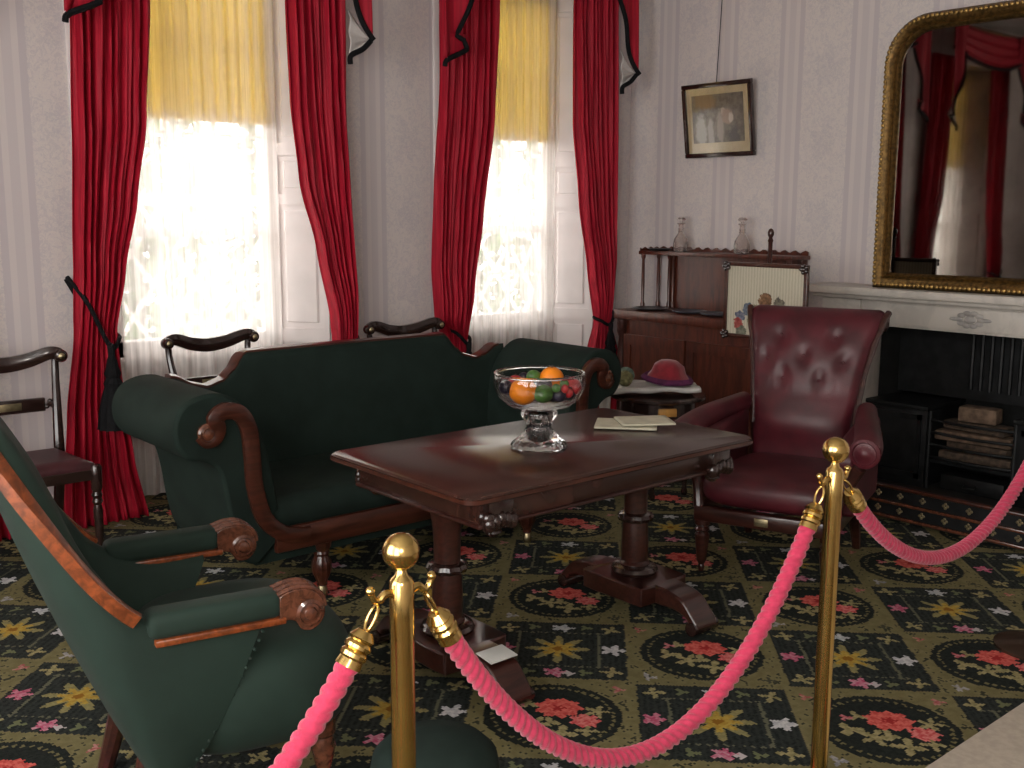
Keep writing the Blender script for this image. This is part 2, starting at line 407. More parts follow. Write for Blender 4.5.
# ---------------------------------------------------------------- mesh helpers
class MB:
    def __init__(s): s.v, s.f = [], []
    def add(s, vs, fs, m=None):
        o = len(s.v)
        for p in vs:
            p = Vector(p); s.v.append(m @ p if m is not None else p)
        s.f += [tuple(i+o for i in f) for f in fs]
        return s
    def box(s, x0, x1, y0, y1, z0, z1, bev=0, seg=2, m=None):
        if bev <= 0:
            vs = [(x, y, z) for z in (z0, z1) for y in (y0, y1) for x in (x0, x1)]
            return s.add(vs, [(0, 2, 3, 1), (4, 5, 7, 6), (0, 1, 5, 4), (2, 6, 7, 3), (0, 4, 6, 2), (1, 3, 7, 5)], m)
        bm = bmesh.new(); bmesh.ops.create_cube(bm, size=1)
        for v in bm.verts: v.co = Vector(((x0+x1)/2+v.co.x*(x1-x0), (y0+y1)/2+v.co.y*(y1-y0), (z0+z1)/2+v.co.z*(z1-z0)))
        bmesh.ops.bevel(bm, geom=bm.edges[:], offset=bev, segments=seg, profile=.5, affect='EDGES', clamp_overlap=True)
        bm.verts.index_update()
        s.add([v.co.copy() for v in bm.verts], [[v.index for v in f.verts] for f in bm.faces], m); bm.free()
        return s
    def lathe(s, prof, n=20, m=None, flute=0, fdepth=0.0):
        vs, fs = [], []
        for r, z in prof:
            for i in range(n):
                a = 2*PI*i/n
                k = 1 - (fdepth*(.5-.5*math.cos(a*flute)) if flute else 0)
                vs.append((r*k*math.cos(a), r*k*math.sin(a), z))
        L = len(prof)
        for j in range(L-1):
            for i in range(n):
                i2 = (i+1) % n
                fs.append((j*n+i, j*n+i2, (j+1)*n+i2, (j+1)*n+i))
        if prof[0][0] > 1e-6: fs.append(tuple(range(n-1, -1, -1)))
        if prof[-1][0] > 1e-6: fs.append(tuple((L-1)*n+i for i in range(n)))
        return s.add(vs, fs, m)
    def ball(s, c, r, n=14, sc=(1, 1, 1), m=None):
        k = max(6, n//2+1)
        pr = [(max(1e-7, math.sin(PI*i/k)), -math.cos(PI*i/k)) for i in range(k+1)]
        mm = Matrix.Translation(c) @ Matrix.Diagonal((r*sc[0], r*sc[1], r*sc[2], 1))
        return s.lathe(pr, n, (m @ mm) if m is not None else mm)
    def tube(s, pts, rad, n=10, closed=False, sec=None, ref=None, caps=True):
        """sweep a round (or given) section along pts; rad = number or list"""
        pts = [Vector(p) for p in pts]; L = len(pts)
        rads = rad if isinstance(rad, (list, tuple)) else [rad]*L
        T = []
        for i in range(L):
            a = pts[(i-1) % L] if (closed or i > 0) else pts[0]
            b = pts[(i+1) % L] if (closed or i < L-1) else pts[-1]
            T.append((b-a).normalized())
        N = Vector(ref) if ref is not None else (Vector((0, 0, 1)) if abs(T[0].z) < .9 else Vector((1, 0, 0)))
        vs, fs = [], []
        sec = sec or [(math.cos(2*PI*i/n), math.sin(2*PI*i/n)) for i in range(n)]
        n = len(sec)
        for i in range(L):
            if ref is not None: N = Vector(ref)
            N = (N - T[i]*N.dot(T[i]))
            N = N.normalized() if N.length > 1e-6 else T[i].orthogonal().normalized()
            B = T[i].cross(N)
            for a, b in sec: vs.append(pts[i] + (N*a + B*b)*rads[i])
        for j in range(L if closed else L-1):
            for i in range(n):
                i2 = (i+1) % n; j2 = (j+1) % L
                fs.append((j*n+i, j*n+i2, j2*n+i2, j2*n+i))
        if caps and not closed: fs += [tuple(range(n-1, -1, -1)), tuple((L-1)*n+i for i in range(n))]
        return s.add(vs, fs)
    def prism(s, poly, a0, a1, axis='y', m=None):
        n = len(poly)
        mk = {'y': lambda p, q: (p[0], q, p[1]), 'x': lambda p, q: (q, p[0], p[1]), 'z': lambda p, q: (p[0], p[1], q)}[axis]
        vs = [mk(p, a0) for p in poly] + [mk(p, a1) for p in poly]
        fs = [tuple(range(n)), tuple(range(2*n-1, n-1, -1))] + [(i, n+i, n+(i+1) % n, (i+1) % n) for i in range(n)]
        return s.add(vs, fs, m)
    def grid(s, fn, nu, nv, cu=False, cv=False, capu=False):
        vs = [fn(i/(nu if cu else nu-1), j/(nv if cv else nv-1)) for i in range(nu) for j in range(nv)]
        fs = []
        for i in range(nu if cu else nu-1):
            for j in range(nv if cv else nv-1):
                i2, j2 = (i+1) % nu, (j+1) % nv
                fs.append((i*nv+j, i2*nv+j, i2*nv+j2, i*nv+j2))
        if capu: fs += [tuple(range(nv)), tuple((nu-1)*nv+j for j in range(nv-1, -1, -1))]
        return s.add(vs, fs)
    def build(s, name, mat, parent=None, smooth=35, bev=0, solid=0, sub=0):
        me = bpy.data.meshes.new(name); me.from_pydata([tuple(v) for v in s.v], [], s.f)
        bm = bmesh.new(); bm.from_mesh(me); bmesh.ops.recalc_face_normals(bm, faces=bm.faces[:]); bm.to_mesh(me); bm.free()
        me.materials.append(M[mat] if isinstance(mat, str) else mat)
        if smooth:
            for p in me.polygons: p.use_smooth = True
            me.set_sharp_from_angle(angle=R(smooth))
        o = bpy.data.objects.new(name, me); col.objects.link(o)
        if parent is not None: o.parent = parent
        if bev:
            k = o.modifiers.new('bevel', 'BEVEL'); k.width = bev; k.segments = 2; k.limit_method = 'ANGLE'; k.angle_limit = R(40)
        if solid:
            k = o.modifiers.new('solid', 'SOLIDIFY'); k.thickness = solid; k.offset = 0
        if sub:
            k = o.modifiers.new('sub', 'SUBSURF'); k.levels = sub; k.render_levels = sub
        return o
def tag(o, label, cat, group=None, kind=None):
    if label: o['label'] = label
    if cat: o['category'] = cat
    if group: o['group'] = group
    if kind: o['kind'] = kind
    return o
def struct(o): o['kind'] = 'structure'; return o
def thing(name, label, cat, loc=(0, 0, 0), rz=0.0, group=None):
    o = bpy.data.objects.new(name, None); o.empty_display_size = .1; col.objects.link(o)
    o.location = loc; o.rotation_euler = (0, 0, rz)
    return tag(o, label, cat, group)
def copy_tree(o, parent=None):
    c = o.copy(); col.objects.link(c); c.parent = parent
    for ch in list(o.children): copy_tree(ch, c)
    return c
def inst(o, parent, m=None):
    c = o.copy(); col.objects.link(c); c.parent = parent
    if m is not None: c.matrix_local = m
    return c
def cr(pts, n=8):
    """Catmull-Rom through pts (tuples of any length)"""
    out = []; L = len(pts)
    for i in range(L-1):
        p0, p1, p2, p3 = pts[max(i-1, 0)], pts[i], pts[i+1], pts[min(i+2, L-1)]
        for k in range(n):
            t = k/n
            out.append(tuple(.5*((2*b)+(-a+c)*t+(2*a-5*b+4*c-d)*t*t+(-a+3*b-3*c+d)*t**3) for a, b, c, d in zip(p0, p1, p2, p3)))
    out.append(tuple(pts[-1])); return out
def interp(tab, z):
    """piecewise-linear table [(z, val)...] with smooth blend, any order"""
    tab = sorted(tab)
    if z <= tab[0][0]: return tab[0][1]
    for (a, u), (b, w) in zip(tab, tab[1:]):
        if z <= b:
            t = (z-a)/(b-a); t = t*t*(3-2*t)*.5 + t*.5
            return u+(w-u)*t
    return tab[-1][1]
def rrect(hx, hy, r, n=6):
    out = []
    for cx, cy, a0 in ((hx-r, hy-r, 0), (-hx+r, hy-r, 90), (-hx+r, -hy+r, 180), (hx-r, -hy+r, 270)):
        for i in range(n+1):
            a = R(a0+90*i/n); out.append((cx+r*math.cos(a), cy+r*math.sin(a)))
    return out
ROTX90 = Matrix.Rotation(R(90), 4, 'X'); ROTY90 = Matrix.Rotation(R(90), 4, 'Y')
def T3(x, y, z): return Matrix.Translation((x, y, z))

# ================================================================ SETTING
b = MB().box(XL, XW, YF, YW+.40, -.06, 0); floor = struct(b.build('floor', 'carpet', smooth=0))
struct(MB().box(XL-.3, XW+.3, YF-.3, YW+.4, ZC, ZC+.1).build('ceiling', 'ceil', smooth=0))
WH, WG, WZ = .68, .48, 3.05        # half opening, half glass, head height
edges = [XL-.3]
for c in sorted(WIN): edges += [c-WH, c+WH]
edges += [XW+.5]
b = MB()
for i in range(0, len(edges), 2): b.box(edges[i], edges[i+1], YW, YW+.30, 0, ZC)
for c in WIN: b.box(c-WH, c+WH, YW, YW+.30, WZ, ZC)
struct(b.build('wall_back', 'paper_back', smooth=0))
FY0, FY1, FZ = 2.02, 3.28, .93     # fireplace opening
b = MB().box(XW, XW+.5, FY1, YW, 0, ZC).box(XW, XW+.5, YF, FY0, 0, ZC).box(XW, XW+.5, FY0, FY1, FZ, ZC)
struct(b.build('wall_right', 'paper_side', smooth=0))
b = MB().box(XL-.3, XL, YF, FILL_WIN[0][0], 0, ZC).box(XL-.3, XL, FILL_WIN[0][1], FILL_WIN[1][0], 0, ZC).box(XL-.3, XL, FILL_WIN[1][1], YW, 0, ZC)
for a, c in FILL_WIN: b.box(XL-.3, XL, a, c, 0, .5).box(XL-.3, XL, a, c, 3.15, ZC)
struct(b.build('wall_left', 'paper_side', smooth=0))
struct(MB().box(XL-.3, XW+.5, YF-.3, YF, 0, ZC).build('wall_front', 'paper_back', smooth=0))
# skirting, interrupted by the window recesses
b = MB()
for i in range(0, len(edges), 2):
    x0, x1 = max(edges[i], XL), min(edges[i+1], XW)
    b.box(x0, x1, YW-.018, YW, 0, .16, .005)
struct(b.build('baseboard_back', 'white_paint'))
b = MB().box(XW-.018, XW, 3.62, YW-.02, 0, .16, .005).box(XW-.018, XW, YF, 1.68, 0, .16, .005)
struct(b.build('baseboard_right', 'white_paint'))

# ---------------------------------------------------------------- windows
GY = 5.62
def make_window(idx, cx):
    w = bpy.data.objects.new('window_%d' % idx, None); col.objects.link(w); w.location = (cx, 0, 0); struct(w)
    g, h = WG, WH
    f = MB().box(-g-.02, -g+.05, GY, GY+.09, .78, WZ).box(g-.05, g+.02, GY, GY+.09, .78, WZ).box(-g, g, GY, GY+.09, WZ-.07, WZ).box(-g, g, GY, GY+.09, .78, .86)
    f.box(-g, g, GY+.01, GY+.07, 1.42, 1.47).build('window_frame', 'white_paint', w, smooth=0)
    xs = [-g+.05+(2*g-.1)*i/3 for i in range(4)]; zs = [.86, 1.14, 1.42, 1.47, 1.98, 2.49, WZ-.07]
    for x in xs[1:3]: MB().box(x-.009, x+.009, GY+.025, GY+.055, .86, WZ-.07).build('glazing_bar', 'white_paint', w, smooth=0)
    for z in (1.14, 1.98, 2.49): MB().box(-g+.05, g-.05, GY+.025, GY+.055, z-.009, z+.009).build('glazing_bar', 'white_paint', w, smooth=0)
    for i in range(3):
        for z0, z1 in ((.86, 1.14), (1.14, 1.42), (1.47, 1.98), (1.98, 2.49), (2.49, WZ-.07)):
            MB().box(xs[i], xs[i+1], GY+.039, GY+.042, z0, z1).build('pane', 'pane', w, smooth=0)
    MB().box(-g-.03, g+.03, GY-.05, GY+.11, .745, .78, .006).build('window_sill', 'white_paint', w)
    MB().box(-g-.03, g+.03, GY, GY+.03, 0, .745).build('apron_panel', 'white_paint', w, smooth=0)
    # splayed shutter boxes filling the reveals
    for s in (-1, 1):
        a, c = Vector((s*h, YW, 0)), Vector((s*g, GY, 0)); d = (c-a); L = d.length; d.normalize()
        nrm = Vector((-s*abs(d.y), -abs(d.x), 0))
        sh = MB().prism([(s*h, YW), (s*(h+.01), YW), (s*(h+.01), GY+.06), (s*g, GY+.06), (s*g, GY)], 0, WZ, 'z').build('shutter', 'white_paint', w, smooth=0)
        # stiles and raised fields standing proud of the splay
        for x0, x1, z0, z1, p in ((.0, .035, 0, WZ, .012), (L-.035, L, 0, WZ, .012), (.035, L-.035, 0, .16, .012), (.035, L-.035, .80, .88, .012), (.035, L-.035, 1.60, 1.66, .012), (.035, L-.035, 1.88, 1.95, .012), (.035, L-.035, WZ-.12, WZ, .012)):
            q = [a+d*x0, a+d*x1, a+d*x1+nrm*p, a+d*x0+nrm*p]
            MB().prism([(v.x, v.y) for v in q], z0, z1, 'z').build('shutter_rail', 'white_paint', sh, smooth=0)
        for z0, z1 in ((.16, .80), (.88, 1.60), (1.66, 1.88), (1.95, WZ-.12)):
            x0, x1 = .065, L-.065; q = [a+d*x0, a+d*x1, a+d*(x1-.012)+nrm*.010, a+d*(x0+.012)+nrm*.010]
            MB().prism([(v.x, v.y) for v in q], z0+.035, z1-.035, 'z').build('shutter_panel', 'white_paint', sh, smooth=0, bev=.004)
    # architrave round the opening
    for s in (-1, 1): MB().box(min(s*h, s*(h+.055)), max(s*h, s*(h+.035)), YW-.022, YW, 0, WZ+.05, .006).build('architrave', 'white_paint', w)
    MB().box(-h-.035, h+.035, YW-.022, YW, WZ, WZ+.055, .006).build('architrave', 'white_paint', w)
    return w
for i, c in enumerate(WIN): make_window(i+1, c)
for k, (y, y_) in enumerate(FILL_WIN):
    w = bpy.data.objects.new('window_%d' % (4+k), None); col.objects.link(w); w.location = (XL-.12, y, 0); struct(w); wd = y_-y  # unseen added window, made up to brighten the near side of the room
    MB().box(-.04, .04, 0, .06, .5, 3.15).box(-.04, .04, wd-.06, wd, .5, 3.15).box(-.04, .04, 0, wd, .5, .57).box(-.04, .04, 0, wd, 3.08, 3.15).box(-.03, .03, 0, wd, 1.80, 1.85).build('window_frame', 'white_paint', w, smooth=0)
    for z0, z1 in ((.57, 1.80), (1.85, 3.08)):
        MB().box(-.002, .002, .06, wd-.06, z0, z1).build('pane', 'pane', w, smooth=0)

# ---------------------------------------------------------------- net curtains and blinds
ORD = ['left window behind the sofa', 'right window near the corner', 'window reflected in the gilt mirror']
for i, c in enumerate(WIN):
    g = WG
    def net(u, v, c=c, i=i):
        z = .02 + v*(WZ-.06)
        x = -g+.01 + u*(2*g-.02)
        return (x, .010*math.sin(u*2*PI*13+i)+.008*math.sin(u*2*PI*5.3+2*v+i), z)
    o = MB().grid(net, 170, 20).build('net_curtain', 'sheer', None, smooth=80)
    o.location = (c, GY-.085, 0)
    tag(o, 'white sheer net curtain hanging in the '+ORD[i], 'net curtain', 'net curtains in the windows')
    t = thing('roller_blind', 'yellow roller blind half lowered in the '+ORD[i], 'blind', (c, GY-.03, 0), group='yellow roller blinds')
    MB().box(-g+.01, g-.01, -.003, .003, 2.07, WZ-.06).build('blind_cloth', 'blind', t, smooth=0)
    MB().box(-g+.01, g-.01, -.008, .008, 2.045, 2.075, .003).build('bottom_slat', 'blind', t)
    MB().lathe([(.022, -g+.01), (.022, g-.01)], 14, T3(0, 0, WZ-.045) @ ROTY90).build('roller', 'white_paint', t)

# ---------------------------------------------------------------- crimson curtains
def curtain(label, xl, xr, tie_z, tie_side, y=5.235, folds=8, ph=0.0, tassel=True, cord_from=None):
    """xl, xr: tables (z, x) of the two edges in room coordinates"""
    x0 = interp(xl, 1.5)
    t = thing('crimson_curtain', label, 'curtain', (x0, y, 0), group='crimson window curtains')
    ztop = WZ+.03
    def fn(u, v):
        z = .004 + v*(ztop-.004)
        a, bb = interp(xl, z), interp(xr, z); w = bb-a
        uu = u + .018*math.sin(6*PI*u+ph+z*1.3)
        amp = .014 + .010*min(1, .42/max(w, .12)) + .010*math.sin(u*7+ph)
        yy = amp*math.sin(2*PI*folds*uu+ph) + .008*math.sin(2*PI*folds*2.3*uu+z*3)
        k = math.exp(-((z-tie_z)/.09)**2)
        yy = yy*(1-.25*k) - .035*math.exp(-((z-tie_z-.22)/.25)**2)*math.sin(PI*u) - .05*max(0, .25-z)*math.sin(PI*u)*2
        return (a + w*u - x0, yy, z)
    MB().grid(fn, folds*16, 70).build('drape', 'crimson', t, smooth=80, solid=.004)
    a, bb = interp(xl, tie_z)-x0, interp(xr, tie_z)-x0
    # cord loop round the pinch, sloping to its wall hook
    pts = []
    hx, hz = (cord_from[0]-x0, cord_from[1]) if cord_from else ((a-.02, tie_z+.12) if tie_side < 0 else (bb+.02, tie_z+.12))
    nx = bb-.01 if tie_side < 0 else a+.01
    kx = (a*.30+bb*.70) if tie_side < 0 else (a*.5+bb*.5)
    pts = cr([(hx, .05, hz), (hx*.6+kx*.4, -.055, hz*.62+tie_z*.38), (kx, -.075, tie_z), (nx, -.05, tie_z+.03), (nx+(.01 if tie_side < 0 else -.01), .01, tie_z+.05), (kx, .05, tie_z+.06), (hx, .07, hz-.01)], 6)
    MB().tube(pts, .011, 8).build('tieback_cord', 'black_trim', t)
    if tassel:
        m = T3(kx, -.085, tie_z)
        pr = [(.001, .02), (.014, .01), (.012, -.04), (.018, -.06), (.022, -.09), (.030, -.12), (.024, -.14), (.034, -.165), (.030, -.18), (.042, -.22), (.056, -.30), (.064, -.375), (.001, -.378)]
        MB().lathe([(a_*1.35, z_*1.08) for a_, z_ in pr[::-1]], 26, m, 13, .10).build('tassel', 'black_trim', t)
    return t
C1L = [(3.1, 1.78), (2.48, 1.76), (1.93, 1.74), (1.32, 1.71), (.99, 1.69), (.55, 1.63), (0, 1.57)]
C1R = [(3.1, 2.16), (2.53, 2.14), (2.0, 2.10), (1.61, 2.03), (1.27, 1.95), (.97, 1.89), (.62, 1.91), (.3, 1.945), (0, 2.0)]
curtain('crimson curtain with a long black tassel beside the leftmost dining chair', C1L, C1R, .90, -1, cord_from=(1.685, 1.24))
C2L = [(3.1, 2.90), (2.62, 2.90), (2.15, 2.91), (1.73, 2.95), (1.35, 3.05), (.95, 3.13), (.80, 3.14), (.4, 3.08), (0, 3.03)]
C2R = [(3.1, 3.25), (2.66, 3.25), (2.18, 3.25), (1.63, 3.27), (1.11, 3.29), (.79, 3.28), (.4, 3.32), (0, 3.36)]
curtain('crimson curtain right of the left window, behind the middle of the sofa', C2L, C2R, .74, 1, ph=1.3, folds=7)
C3L = [(3.1, 3.94), (2.40, 3.93), (1.75, 3.88), (1.21, 3.86), (.90, 3.88), (.74, 3.95), (.4, 3.87), (0, 3.84)]
C3R = [(3.1, 4.38), (2.80, 4.37), (2.13, 4.34), (1.51, 4.24), (1.07, 4.16), (.76, 4.10), (.4, 4.15), (0, 4.2)]
curtain('crimson curtain left of the right window, above the glass fruit bowl', C3L, C3R, .74, -1, ph=2.1)
C4L = [(3.1, 5.02), (2.88, 5.02), (2.17, 5.04), (1.65, 5.11), (1.17, 5.20), (.80, 5.26), (.6, 5.2), (.3, 5.16), (0, 5.14)]
C4R = [(3.1, 5.42), (2.93, 5.42), (1.93, 5.44), (1.23, 5.45), (.80, 5.40), (.58, 5.47), (.36, 5.5), (0, 5.52)]
curtain('crimson curtain in the room corner left of the chiffonier', C4L, C4R, .78, 1, ph=.4, tassel=True)
dx = WIN[2]-WIN[0]
curtain('left crimson curtain of the window reflected in the mirror', [(z, x+dx) for z, x in C1L], [(z, x+dx) for z, x in C1R], .90, -1)
curtain('right crimson curtain of the window reflected in the mirror', [(z, x+dx) for z, x in C2L], [(z, x+dx+.06) for z, x in C2R], .74, 1, y=5.27)

# valances with black fringe: a swag across and a tail hanging down each side
def valance(cx, label):
    t = thing('swag_valance', label, 'valance', (cx, 5.12, 0), group='crimson swag valances')
    hw = .75
    MB().lathe([(.025, -hw-.03), (.025, hw+.03)], 12, T3(0, 0, ZC-.12) @ ROTY90).build('pole', 'gold', t)
    def low(u): return 2.99 + .14*(2*u-1)**2
    def fn(u, v):
        x = -hw + u*2*hw; zt = ZC-.12; z = zt + (low(u)-zt)*v
        return (x, -.03-.05*v*math.sin(PI*u) + .016*math.sin(v*22+3*u)*math.sin(PI*u), z)
    MB().grid(fn, 50, 40).build('swag', 'crimson', t, smooth=80, solid=.004)
    pts = [(-hw+u*2*hw, -.035-.05*math.sin(PI*u), low(u)-.012) for u in [i/40 for i in range(41)]]
    MB().tube(pts, .02, 8).build('fringe', 'black_trim', t)
    for s in (-1, 1):
        # the tail: pleated cascade, outer edge long, showing a triangle of pale lining at its foot
        xo, xi = (hw+.045 if s > 0 else -hw-.085), s*(hw-.19)
        ze = 2.49 if s > 0 else 2.43
        def zb(u): return ze + .60*(1-u)**1.25                 # u 0 inner edge .. 1 outer edge
        def tf(u, v):
            x = xi+(xo-xi)*u; zt = ZC-.10; z = zt+(zb(u)-zt)*v
            return (x, -.07+.018*math.sin(u*9+v*1.5), z)
        tl = MB().grid(tf, 30, 24).build('tail', 'crimson', t, smooth=80, solid=.004)
        xq = s*(hw-.08)
        zp, zq = (2.38, 2.64) if s > 0 else (2.50, 2.72)
        def lf(u, v):
            a = Vector((xo, -.045, ze+.005)); p = Vector((xq, -.045, zp)); q = Vector((xq, -.045, zq))
            return a.lerp(p.lerp(q, v), u)+Vector((0, .01*math.sin(v*14), 0))
        if s > 0: MB().grid(lf, 12, 14).build('lining', 'lining', tl, smooth=80, solid=.003)
        e = [tf(i/24, 1) for i in range(25)] if s > 0 else [tf(i/24, 1) for i in range(0, 17)]
        if s < 0:
            e += [(xq-.03, -.07, 2.56), (xq-.005, -.07, 2.51)]
            MB().grid(lambda u, v: (xo+(xq-.005-xo)*u, -.062, ze+.015+(.05*u)+v*.14*(1-.3*u)), 8, 6).build('tail_fold', 'crimson', tl, smooth=80, solid=.004)
        MB().tube([(p[0], p[1]-.01, p[2]-.006) for p in e], .015, 8).build('fringe', 'black_trim', tl)
        if s > 0: pth = [(xo, -.065, ze-.005), (s*(hw-.01), -.065, 2.435), (xq-.005, -.065, 2.395), (xq-.01, -.065, 2.35)]
        else: pth = [(xq-.005, -.08, 2.505), (s*(hw-.02), -.08, 2.475), (xo+.01, -.08, 2.43), (xo-.005, -.08, 2.395)]
        MB().tube(cr(pth, 5), .015, 8).build('fringe', 'black_trim', tl)
    return t
valance(WIN[0]+.01, 'crimson swag valance with black fringe over the left window')
valance(WIN[1]-.03, 'crimson swag valance with black fringe over the right window')
valance(WIN[2]+.01, 'crimson swag valance with black fringe reflected in the mirror')

# ---------------------------------------------------------------- garden outside
struct(MB().box(-8, 14, YW+.7, 22, -.5, -.4).build('ground', 'concrete', smooth=0))
t = thing('lattice_screen', 'white diamond lattice screen outside the windows', 'lattice', (2.6, 7.0, -.4))
MB().box(-3.6, 4.6, -.02, .02, .0, .08).box(-3.6, 4.6, -.02, .02, 2.0, 2.07).build('rail', 'white_paint', t, smooth=0)
sl = None
for s in (-1, 1):
    for i in range(0, 27):
        x0 = -3.4+i*.30
        m = T3(x0+s*.0, .012*s, 1.03) @ Matrix.Rotation(R(35*s), 4, 'Y')
        if sl is None:
            sl = MB().box(-.014, .014, -.005, .005, -1.18, 1.18).build('slat', 'white_paint', t, smooth=0); sl.matrix_local = m
        else: inst(sl, t, m)
def shrub(loc, r, h, label):
    t = thing('garden_tree', label, 'tree', loc, group='trees in the garden')
    rs = random.Random(int(loc[0]*100))
    lv = MB()
    for i in range(2600):
        a, z = rs.uniform(0, 2*PI), rs.uniform(.02, 1)
        rr = r*math.sqrt(rs.random())*(1-.35*z)
        p = Vector((rr*math.cos(a), rr*math.sin(a), h*z)); m = T3(*p) @ Matrix.Rotation(rs.uniform(0, 6), 4, (rs.random(), rs.random(), rs.random()+.1))
        k = .09
        lv.add([(-k, 0, 0), (0, -k*.5, .01), (k, 0, 0), (0, k*.5, .01)], [(0, 1, 2, 3)], m)
    lv.build('foliage', 'foliage', t, smooth=0)
    MB().tube([(0, 0, 0), (.02, 0, h*.5), (0, .02, h*.9)], [.06, .04, .015], 8).build('trunk', 'bark', t)
for x, y, r, h, l in ((3.45, 9.0, .82, 3.6, 'green tree seen through the left half of the left window'), (5.15, 9.2, .82, 3.2, 'green tree seen through the right half of the left window'), (6.95, 9.0, .82, 3.5, 'green tree seen faintly through the left half of the right window'), (8.7, 9.1, .82, 3.3, 'green tree seen faintly through the right half of the right window')):
    shrub((x, y, -.4), r, h, l)

# ================================================================ FIREPLACE
t = thing('fireplace', 'white marble fireplace with black iron hob grate', 'fireplace', (XW, 2.65, 0))
hw = .96
MB().box(-.33, 0, -hw-.03, hw+.03, 1.10, 1.145, .008).box(-.27, 0, -hw+.02, hw-.02, 1.075, 1.10, .006).build('mantel_shelf', 'marble', t)
fr = MB().box(-.20, 0, -.85, .85, .925, 1.075, .003).build('frieze', 'marble', t)
MB().box(-.212, -.198, -.50, .50, .94, 1.06, .004).build('frieze_panel', 'marble', fr)
# carved oval flower on the frieze
mm = MB()
for i in range(10):
    a = 2*PI*i/10; mm.ball((-.213, .085*math.cos(a)*.72, 1.0+.035*math.sin(a)), .018, 8, (.4, 1.3, .8))
mm.ball((-.215, 0, 1.0), .022, 10, (.5, 1.5, 1))
for s in (-1, 1): mm.ball((-.213, s*.085, 1.0), .016, 8, (.4, 2.0, .7))
mm.build('carved_flower', plain('grey_marble_carving', (.36, .34, .32), .5), fr)
for s in (-1, 1):
    j = MB().box(-.20, 0, min(s*.63, s*.92), max(s*.63, s*.92), 0, .925, .004).build('jamb', 'marble', t)
    MB().box(-.215, -.195, min(s*.69, s*.86), max(s*.69, s*.86), .12, .86, .006).build('jamb_panel', 'marble', j)
    MB().box(-.225, -.0, min(s*.65, s*.90), max(s*.65, s*.90), .93, 1.07, .006).build('corner_block', 'marble', j)
# recess
MB().box(.40, .44, -.63, .63, 0, .95).box(0, .42, -.65, -.625, 0, .95).box(0, .42, .625, .65, 0, .95).box(0, .42, -.63, .63, .925, .95).build('firebox', 'soot', t, smooth=0)
o = struct(MB().box(-.80, .42, -.63, .63, .001, .012).build('hearthstone', 'stone', None, smooth=0)); o.location = (XW, 2.65, 0)
# iron register grate
g = MB().box(.20, .40, -.62, .62, .50, .92).build('register_plate', 'iron', t, smooth=0)
for i in range(12):
    y = -.44+i*.055
    MB().tube([(.195, y, .56), (.195, y, .90)], .013, 8).build('rib', 'iron', g)
for s in (-1, 1):
    a, c = (.25, .615) if s > 0 else (-.615, -.25)
    h = MB().box(-.12, .30, a, c, .012, .47, .006).build('hob', 'iron', t)
    MB().box(-.145, .30, a-.012, c+.012, .46, .485, .005).build('hob_top', 'iron', h)
    MB().box(-.132, -.118, a+.03, c-.03, .06, .09).box(-.132, -.118, a+.03, c-.03, .40, .43).box(-.132, -.118, a+.03, a+.055, .06, .43).box(-.132, -.118, c-.055, c-.03, .06, .43).build('hob_panel', 'iron', h, smooth=0)
gr = MB().box(-.08, .2, -.24, .24, .16, .18).build('grate_floor', 'iron', t, smooth=0)
for z in (.20, .27, .34, .41):
    pts = [(-.10-.035*math.cos(u*PI/2), -.0+.24*u, z) for u in [i/8-1 for i in range(17)]]
    MB().tube(pts, .009, 8).build('grate_bar', 'iron', gr)
for s in (-1, 1): MB().tube([(-.10, s*.24, .012), (-.10, s*.24, .46)], .013, 8).build('grate_upright', 'iron', gr)
MB().box(-.06, .12, -.18, .18, .012, .10, .006).build('ash_pan', 'iron', t)
MB().tube(cr([(-.065, -.03, .06), (-.085, -.03, .05), (-.085, .03, .05), (-.065, .03, .06)], 4), .006, 6).build('ash_pan_handle', 'iron', t)
# what lies in the grate
for k, (x, y, z, sx, sy, sz, rz, rx, mt, lb, nm) in enumerate((
    (XW+.02, 2.66, .185, .13, .40, .05, 4, 0, 'log', 'lowest brown firewood slab in the grate', 'firewood_slab'),
    (XW+.03, 2.65, .241, .12, .36, .05, -5, 0, 'log', 'second firewood slab from the bottom of the grate', 'firewood_slab'),
    (XW+.00, 2.67, .297, .13, .42, .055, 5, 0, 'brick_tan', 'wide tan firebrick slab under the topmost brick', 'firebrick'),
    (XW+.02, 2.67, .358, .12, .36, .05, -3, 0, 'log', 'firewood slab just under the topmost brick of the grate', 'firewood_slab'),
    (XW+.01, 2.66, .414, .11, .21, .085, 6, 8, 'brick_tan', 'tan firebrick lying on top of the grate', 'firebrick'))):
    o = MB().box(-sx/2, sx/2, -sy/2, sy/2, 0, sz, .012, 2).build(nm, mt)
    o.location = (x, y, z); o.rotation_euler = (0, 0, R(rz))
    tag(o, lb, 'brick' if nm == 'firebrick' else 'firewood', 'fuel in the grate')
# fender
t = thing('hearth_fender', 'low dark fender with rails and pale quatrefoil studs before the fireplace', 'fender', (4.88, 2.65, .012))
fb = MB().box(0, .016, -.66, .66, 0, .16).box(0, .58, -.66, -.644, 0, .16).box(0, .58, .644, .66, 0, .16).build('fender_plate', 'iron', t, smooth=0)
for z, mt in ((.010, 'scroll_wood'), (.085, 'scroll_wood'), (.165, 'sofa_wood')):
    MB().box(-.018, .022, -.67, .67, z-.008, z+.008, .005).box(-.018, .58, -.67, -.64, z-.008, z+.008, .005).box(-.018, .58, .64, .67, z-.008, z+.008, .005).build('rail', mt, t)
qm = MB()
for a in range(4): qm.lathe([(.0075, 0), (.0075, .004), (.005, .006)], 10, T3(0, 0, 0) @ Matrix.Rotation(R(-90), 4, 'Y') @ T3(.010*math.cos(a*PI/2), .010*math.sin(a*PI/2), 0))
q0 = None
